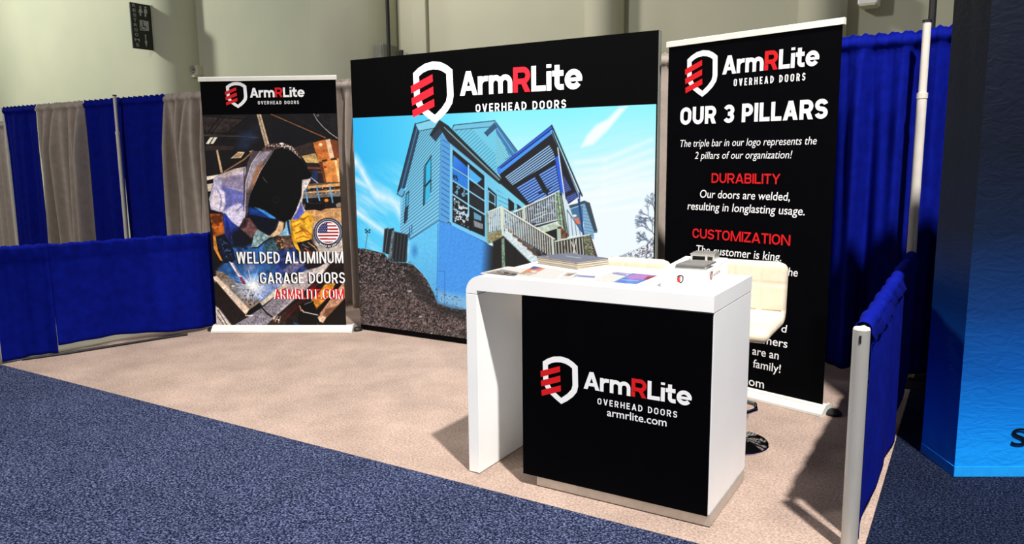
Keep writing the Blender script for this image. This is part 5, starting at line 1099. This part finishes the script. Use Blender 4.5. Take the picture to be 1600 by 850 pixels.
# ------------------------------------------------------------------ on the counter
def slab(bm, pts, z0, z1, mi=0): prism(bm, [(p[0], p[1], z0) for p in pts], (0, 0, z1-z0), mi)
Cn = np.array([-1.668, 3.372]); Lf = np.array([-1.955, 3.478]); Rt = np.array([-1.548, 3.552])
e1 = (Lf-Cn)/np.linalg.norm(Lf-Cn); e2 = np.array([-e1[1], e1[0]]); e2 = e2 if e2@np.array([0, 1.]) > 0 else -e2
w1, w2 = .305, .222
z = CZ; hts = (.011, .012, .009, .007)
for i, h in enumerate(hts):
    j = random.Random(40+i); d = np.array([j.uniform(-.004, .004), j.uniform(-.004, .004)]); c = Cn+d
    lab = ['slate covered catalogue at the bottom of the counter stack', 'slate covered catalogue second from the bottom of the counter stack', 'slate covered catalogue just under the top one of the counter stack', 'slate grey catalogue on top of the counter stack, white lettering on its cover'][i]
    t = thing('catalogue', (c[0], c[1], z), lab, 'book', 'catalogue stack on the counter')
    P = [c, c+e1*w1, c+e1*w1+e2*w2, c+e2*w2]
    I = [c+e1*.002+e2*.002, c+e1*(w1-.002)+e2*.002, c+e1*(w1-.002)+e2*(w2-.002), c+e1*.002+e2*(w2-.002)]
    bm = bmesh.new(); slab(bm, I, z+.0007, z+h-.0007); obj('pages', bm, M['pages'], t)
    bm = bmesh.new(); slab(bm, P, z+.0001, z+.0006); slab(bm, P, z+h-.0006, z+h-.0001); obj('cover', bm, M['cover'], t)
    if i == 3:
        bm = bmesh.new(); zt = z+h+.0003
        def cpt(a, b): p = c+e1*w1*a+e2*w2*b; return (p[0], p[1], zt)
        for a0, a1, b0, b1 in ((.36, .62, .46, .475), (.30, .70, .52, .55), (.34, .60, .60, .61), (.66, .82, .66, .67), (.78, .86, .08, .13)):
            bm.faces.new([bm.verts.new(cpt(a0, b0)), bm.verts.new(cpt(a1, b0)), bm.verts.new(cpt(a1, b1)), bm.verts.new(cpt(a0, b1))])
        flat('cover_print', bm, [M['signgrey']], t, 'pale lettering on the cover')
    z += h

def leaflet(name, pts, z, th, painter, label, nu=120, nv=90, curl=0):
    c = np.mean(np.array(pts), 0); t = thing(name, (c[0], c[1], z), label, 'brochure', 'brochures on the counter')
    bm = bmesh.new(); slab(bm, pts, z+.0002, z+th); obj('sheets', bm, M['paper'], t)
    A = Art([(p[0], p[1], z+th+.0006) for p in pts], nu, nv); A.c[:] = (236, 233, 228); painter(A); A.build('cover_print', M['print'], t, gain=.5)
    return t
def pl(*px): return [floor_at(a, b, CZ)[:2] for a, b in px]
def p1(A):
    A.poly([(750, 428), (785, 421), (812, 426), (800, 432)], (150, 140, 134), .8); A.poly([(756, 428), (786, 428), (806, 432), (800, 434)], (64, 58, 56), .8)
    for k in range(5): A.line([(770+k*7, 424+k*.8), (800+k*8, 430+k*1.2)], (70, 60, 54) if k % 2 else (196, 150, 110), 1.4, .9)
    A.poly([(788, 425), (795, 426), (794, 428), (787, 427)], (40, 40, 44)); A.poly([(800, 427), (810, 428.5), (806, 430), (798, 429)], (50, 46, 46))
leaflet('brochure', pl((751, 427.6), (803, 433), (834, 421.5), (793, 417.5)), CZ, .0035, p1, 'leftmost brochure with dark photos, at the rounded end of the counter')
def p2(A):
    A.poly([(815, 420), (832, 416), (852, 419.5), (838, 426), (815, 426)], (226, 140, 100), .8); A.poly([(822, 418), (834, 415.5), (846, 418.5), (834, 421)], (84, 84, 150), 1.2); A.blob(834, 424, 7, 2, (250, 235, 210), .6); A.poly([(806, 423), (818, 421), (822, 428), (812, 429)], (190, 176, 120), .8, .8)
    for k in range(3): A.line([(812+k*6, 428+k), (826+k*6, 425+k)], (150, 110, 90), 1.0, .7)
leaflet('brochure', pl((804, 432.8), (868, 438), (884, 424), (834, 417)), CZ, .004, p2, 'open brochure with an orange and violet photo, in front of the catalogue stack')
def p3(A):
    A.poly([(850, 424), (898, 427), (888, 431.5), (846, 428)], (222, 192, 170), .8); A.poly([(888, 428), (900, 427), (890, 431), (884, 430.5)], (130, 120, 134), .8); A.line([(846, 431), (874, 433)], (170, 165, 160), 1.0, .7)
leaflet('brochure', pl((872, 437), (893, 438.5), (905, 427.5), (887, 425.5)), CZ, .003, p3, 'narrow brochure between the open one and the blue one', 60, 60)
def p4(A):
    A.poly([(903, 430), (930, 432), (928, 434), (901, 432)], (120, 150, 215), .8); A.line([(903, 430.5), (930, 432.5)], (150, 110, 150), 1.0, .8)
leaflet('brochure', pl((896.5, 434), (929, 436.5), (931, 432), (902, 429.5)), CZ, .003, p4, 'small card with a blue edge in the middle of the counter', 60, 40)
def p5(A):
    A.poly([(956, 442), (990, 426), (1030, 431), (996, 447)], (96, 134, 222), .8, noise=.2, ns=.3); A.poly([(978, 432), (995, 428), (1030, 431), (1016, 437), (984, 436)], (196, 130, 200), 1.5); A.poly([(1012, 432), (1030, 431.5), (1014, 438), (1006, 437)], (150, 40, 70), 1.2); A.line([(958, 427), (978, 430)], (90, 110, 190), 1.8, .9); A.line([(962, 425.5), (985, 428.5)], (150, 110, 190), 1.2, .8); A.line([(972, 437), (998, 439)], (190, 210, 245), 1.5, .7)
leaflet('brochure', pl((926, 440.3), (994, 446), (1028, 432.3), (956, 425.5)), CZ, .005, p5, 'blue and violet brochure at the front edge of the counter beside the sample box')

# white sample box with two aluminium profile samples
bA = np.array([-1.13, 3.085]); bu = np.array([.9952, .098]); bn = np.array([-.098, .9952]); bw, bd, bh = .200, .455, .080
def BX(a, b): p = bA+bu*a+bn*b; return p
t = thing('sample_box', (*BX(bw/2, bd/2), CZ), 'white logo box holding aluminium samples at the right end of the counter', 'box')
bm = bmesh.new(); slab(bm, [BX(0, 0), BX(bw, 0), BX(bw, bd), BX(0, bd)], CZ+.0005, CZ+bh); bmesh.ops.bevel(bm, geom=list(bm.edges), offset=.002, segments=2, affect='EDGES'); obj('body', bm, M['white'], t)
bf = Face((*BX(0, 0), 0), bu, (-bn[0], -bn[1])); bs = Face((*BX(bw, 0), 0), bn, (bu[0], bu[1]))
bm = bmesh.new(); put_emblem(bm, bf, (1058.5, 431.5), (1068, 431.8), (1063.5, 429.5), (1063, 442.6), off=.002); flat('front_emblem', bm, [M['inkdark'], M['red']], t, 'small dark shield emblem with red bars')
bm = bmesh.new(); put_emblem(bm, bs, (1109.5, 427), (1113, 426), (1111, 424.3), (1110.5, 438), off=.002); put_caps(bm, bs, 'ArmRLite', (1114, 431), (1124, 427), 4.2, .2, .05, red=('R', 1, 3), off=.002); flat('side_emblem', bm, [M['inkdark'], M['red']], t)
def profile(name, a0, a1, b0, b1, h, label, open_end):
    z0 = CZ+bh+.0005; t = thing(name, (*BX((a0+a1)/2, (b0+b1)/2), z0), label, 'metal sample', 'aluminium profile samples')
    bm = bmesh.new(); w = .0045
    if open_end:
        # hollow channel seen end on: two lips, a web, a dark slot
        for (p_, q_, zz0, zz1) in ((a0, a1, 0, w), (a0, a1, h-w, h), (a0, a0+w*1.6, w, h-w), (a1-w*1.6, a1, w, h-w), ((a0+a1)/2+.012, (a0+a1)/2+.022, w, h-w)):
            slab(bm, [BX(p_, b0), BX(q_, b0), BX(q_, b1), BX(p_, b1)], z0+zz0, z0+zz1)
        slab(bm, [BX(a0-.010, b0+.03), BX(a0+.02, b0+.03), BX(a0+.02, b1), BX(a0-.010, b1)], z0+h-w*.5, z0+h+.002)
        slab(bm, [BX(a0, b0+.012), BX(a1, b0+.012), BX(a1, b1), BX(a0, b1)], z0+h+.0003, z0+h+.006)
    else:
        slab(bm, [BX(a0, b0), BX(a1, b0), BX(a1, b1), BX(a0, b1)], z0, z0+h*.62)
        slab(bm, [BX(a0+.004, b0-.004), BX(a1+.006, b0-.004), BX(a1+.02, b1), BX(a0+.02, b1)], z0+h*.66, z0+h)
        slab(bm, [BX(a0+.03, b0+.03), BX(a1-.05, b0+.03), BX(a1-.05, b0+.034), BX(a0+.03, b0+.034)], z0+h, z0+h+.001)
    obj('channel', bm, M['metal'], t)
    if open_end:
        bm = bmesh.new(); slab(bm, [BX(a0+w*1.7, b0+.03), BX((a0+a1)/2+.011, b0+.03), BX((a0+a1)/2+.011, b1-.01), BX(a0+w*1.7, b1-.01)], z0+w+.0003, z0+h-w-.0003); obj('core', bm, M['plastic'], t, label='black core inside the profile')
    return t
profile('profile_sample', .056, .180, .02, .165, .021, 'flat aluminium profile sample at the front of the white sample box', False)
profile('profile_sample', .062, .168, .29, .41, .028, 'taller open aluminium profile sample at the back of the white sample box', True)

# ================================================================== gradient tower at the right
def tower_mat():
    m = bpy.data.materials.new('gradient_printed_fabric'); m.use_nodes = True
    nt = m.node_tree; N = nt.nodes; Lk = nt.links.new; b = N['Principled BSDF']; b.inputs['Roughness'].default_value = .5; b.inputs['Specular IOR Level'].default_value = .25
    tc = N.new('ShaderNodeTexCoord'); sx = N.new('ShaderNodeSeparateXYZ'); Lk(tc.outputs['Object'], sx.inputs['Vector'])
    mr = N.new('ShaderNodeMapRange'); mr.inputs['From Min'].default_value = 0; mr.inputs['From Max'].default_value = 2.6; Lk(sx.outputs['Z'], mr.inputs['Value'])
    rp = N.new('ShaderNodeValToRGB'); e = rp.color_ramp.elements
    e[0].position = 0; e[0].color = L4((20, 150, 246)); e[1].position = 1; e[1].color = L4((10, 16, 32))
    for p, c in ((.05, (18, 150, 248)), (.11, (12, 124, 222)), (.20, (6, 84, 168)), (.32, (7, 48, 104)), (.46, (9, 24, 50)), (.6, (9, 16, 32))): k = e.new(p); k.color = L4(c)
    Lk(mr.outputs['Result'], rp.inputs['Fac']); Lk(rp.outputs['Color'], b.inputs['Base Color'])
    n = N.new('ShaderNodeTexNoise'); n.inputs['Scale'].default_value = 5; n.inputs['Detail'].default_value = 5; n.inputs['Distortion'].default_value = 1.4; Lk(tc.outputs['Object'], n.inputs['Vector'])
    w = N.new('ShaderNodeTexNoise'); w.noise_dimensions = '3D'; w.inputs['Scale'].default_value = 9; w.inputs['Detail'].default_value = 3; w.inputs['Distortion'].default_value = 2.5
    mp = N.new('ShaderNodeMapping'); mp.inputs['Scale'].default_value = (.7, .7, 1.6); mp.inputs['Rotation'].default_value = (.3, .5, .2); Lk(tc.outputs['Object'], mp.inputs['Vector']); Lk(mp.outputs['Vector'], w.inputs['Vector'])
    ad = N.new('ShaderNodeMath'); Lk(n.outputs['Fac'], ad.inputs[0]); Lk(w.outputs['Fac'], ad.inputs[1])
    bp = N.new('ShaderNodeBump'); bp.inputs['Strength'].default_value = .16; bp.inputs['Distance'].default_value = .022; Lk(ad.outputs['Value'], bp.inputs['Height']); Lk(bp.outputs['Normal'], b.inputs['Normal'])
    return m
M['pillar_cloth'] = tower_mat()
TA = np.array([0.0, 4.088]); tu = np.array([.866, .5]); tn = np.array([-.5, .866]); tw, td = .95, .31
t = thing('fabric_tower', (*TA, 0), 'tall fabric tower fading from navy to bright blue, black letter S at its foot', 'display tower')
bm = bmesh.new(); rows = []
def ring(z):
    pts = []
    for (p, d, n, nn) in ((TA+tn*td, -tn, td, 14), (TA, tu, tw, 30), (TA+tu*tw, tn, td, 14), (TA+tu*tw+tn*td, -tu, tw, 30)):
        out = np.array([d[1], -d[0]])
        for k in range(nn):
            s = n*k/nn; ed = min(s, n-s)/n*2
            w = .0016*math.sin(s*31+z*3.1)*ed+.0014*math.sin(z*11+s*9)*ed
            pts.append(p+d*s+out*(w-.02*ed*(1-ed*.5)*0))
    return pts
NZ = 70
for i in range(NZ+1):
    z = .014+2.95*i/NZ; rows.append([bm.verts.new((p[0], p[1], z)) for p in ring(z)])
for a, b in zip(rows, rows[1:]):
    for k in range(len(a)): bm.faces.new((a[k], a[(k+1) % len(a)], b[(k+1) % len(a)], b[k]))
bm.faces.new(rows[-1]); bm.faces.new(rows[0][::-1])
obj('fabric_cover', bm, M['pillar_cloth'], t, smooth='auto')
bm = bmesh.new()
c4 = [TA+tn*td-tu*.003-tn*.003*0, TA-tn*.003-tu*.003, TA+tu*tw-tn*.003, TA+tu*tw+tn*td]
for a, b in zip(c4[:-1], c4[1:]):
    d = (b-a)/np.linalg.norm(b-a); n = np.array([d[1], -d[0]])
    slab(bm, [a, b, b-n*.004, a-n*.004], .012, .062)
M['hem'] = mat('hem_band', (26, 158, 250), .45, (30, 166, 252), 20, 2)
obj('hem', bm, M['hem'], t, label='brighter blue hem band')
tf = Face((*(TA-tn*.0045), 0), tu, (-tn[0], -tn[1]))
bm = bmesh.new(); put_text(bm, tf, 'S', (1579, 694.5), (1604, 696), 26, .0, off=.0015); flat('lettering', bm, [M['inkdark']], t)
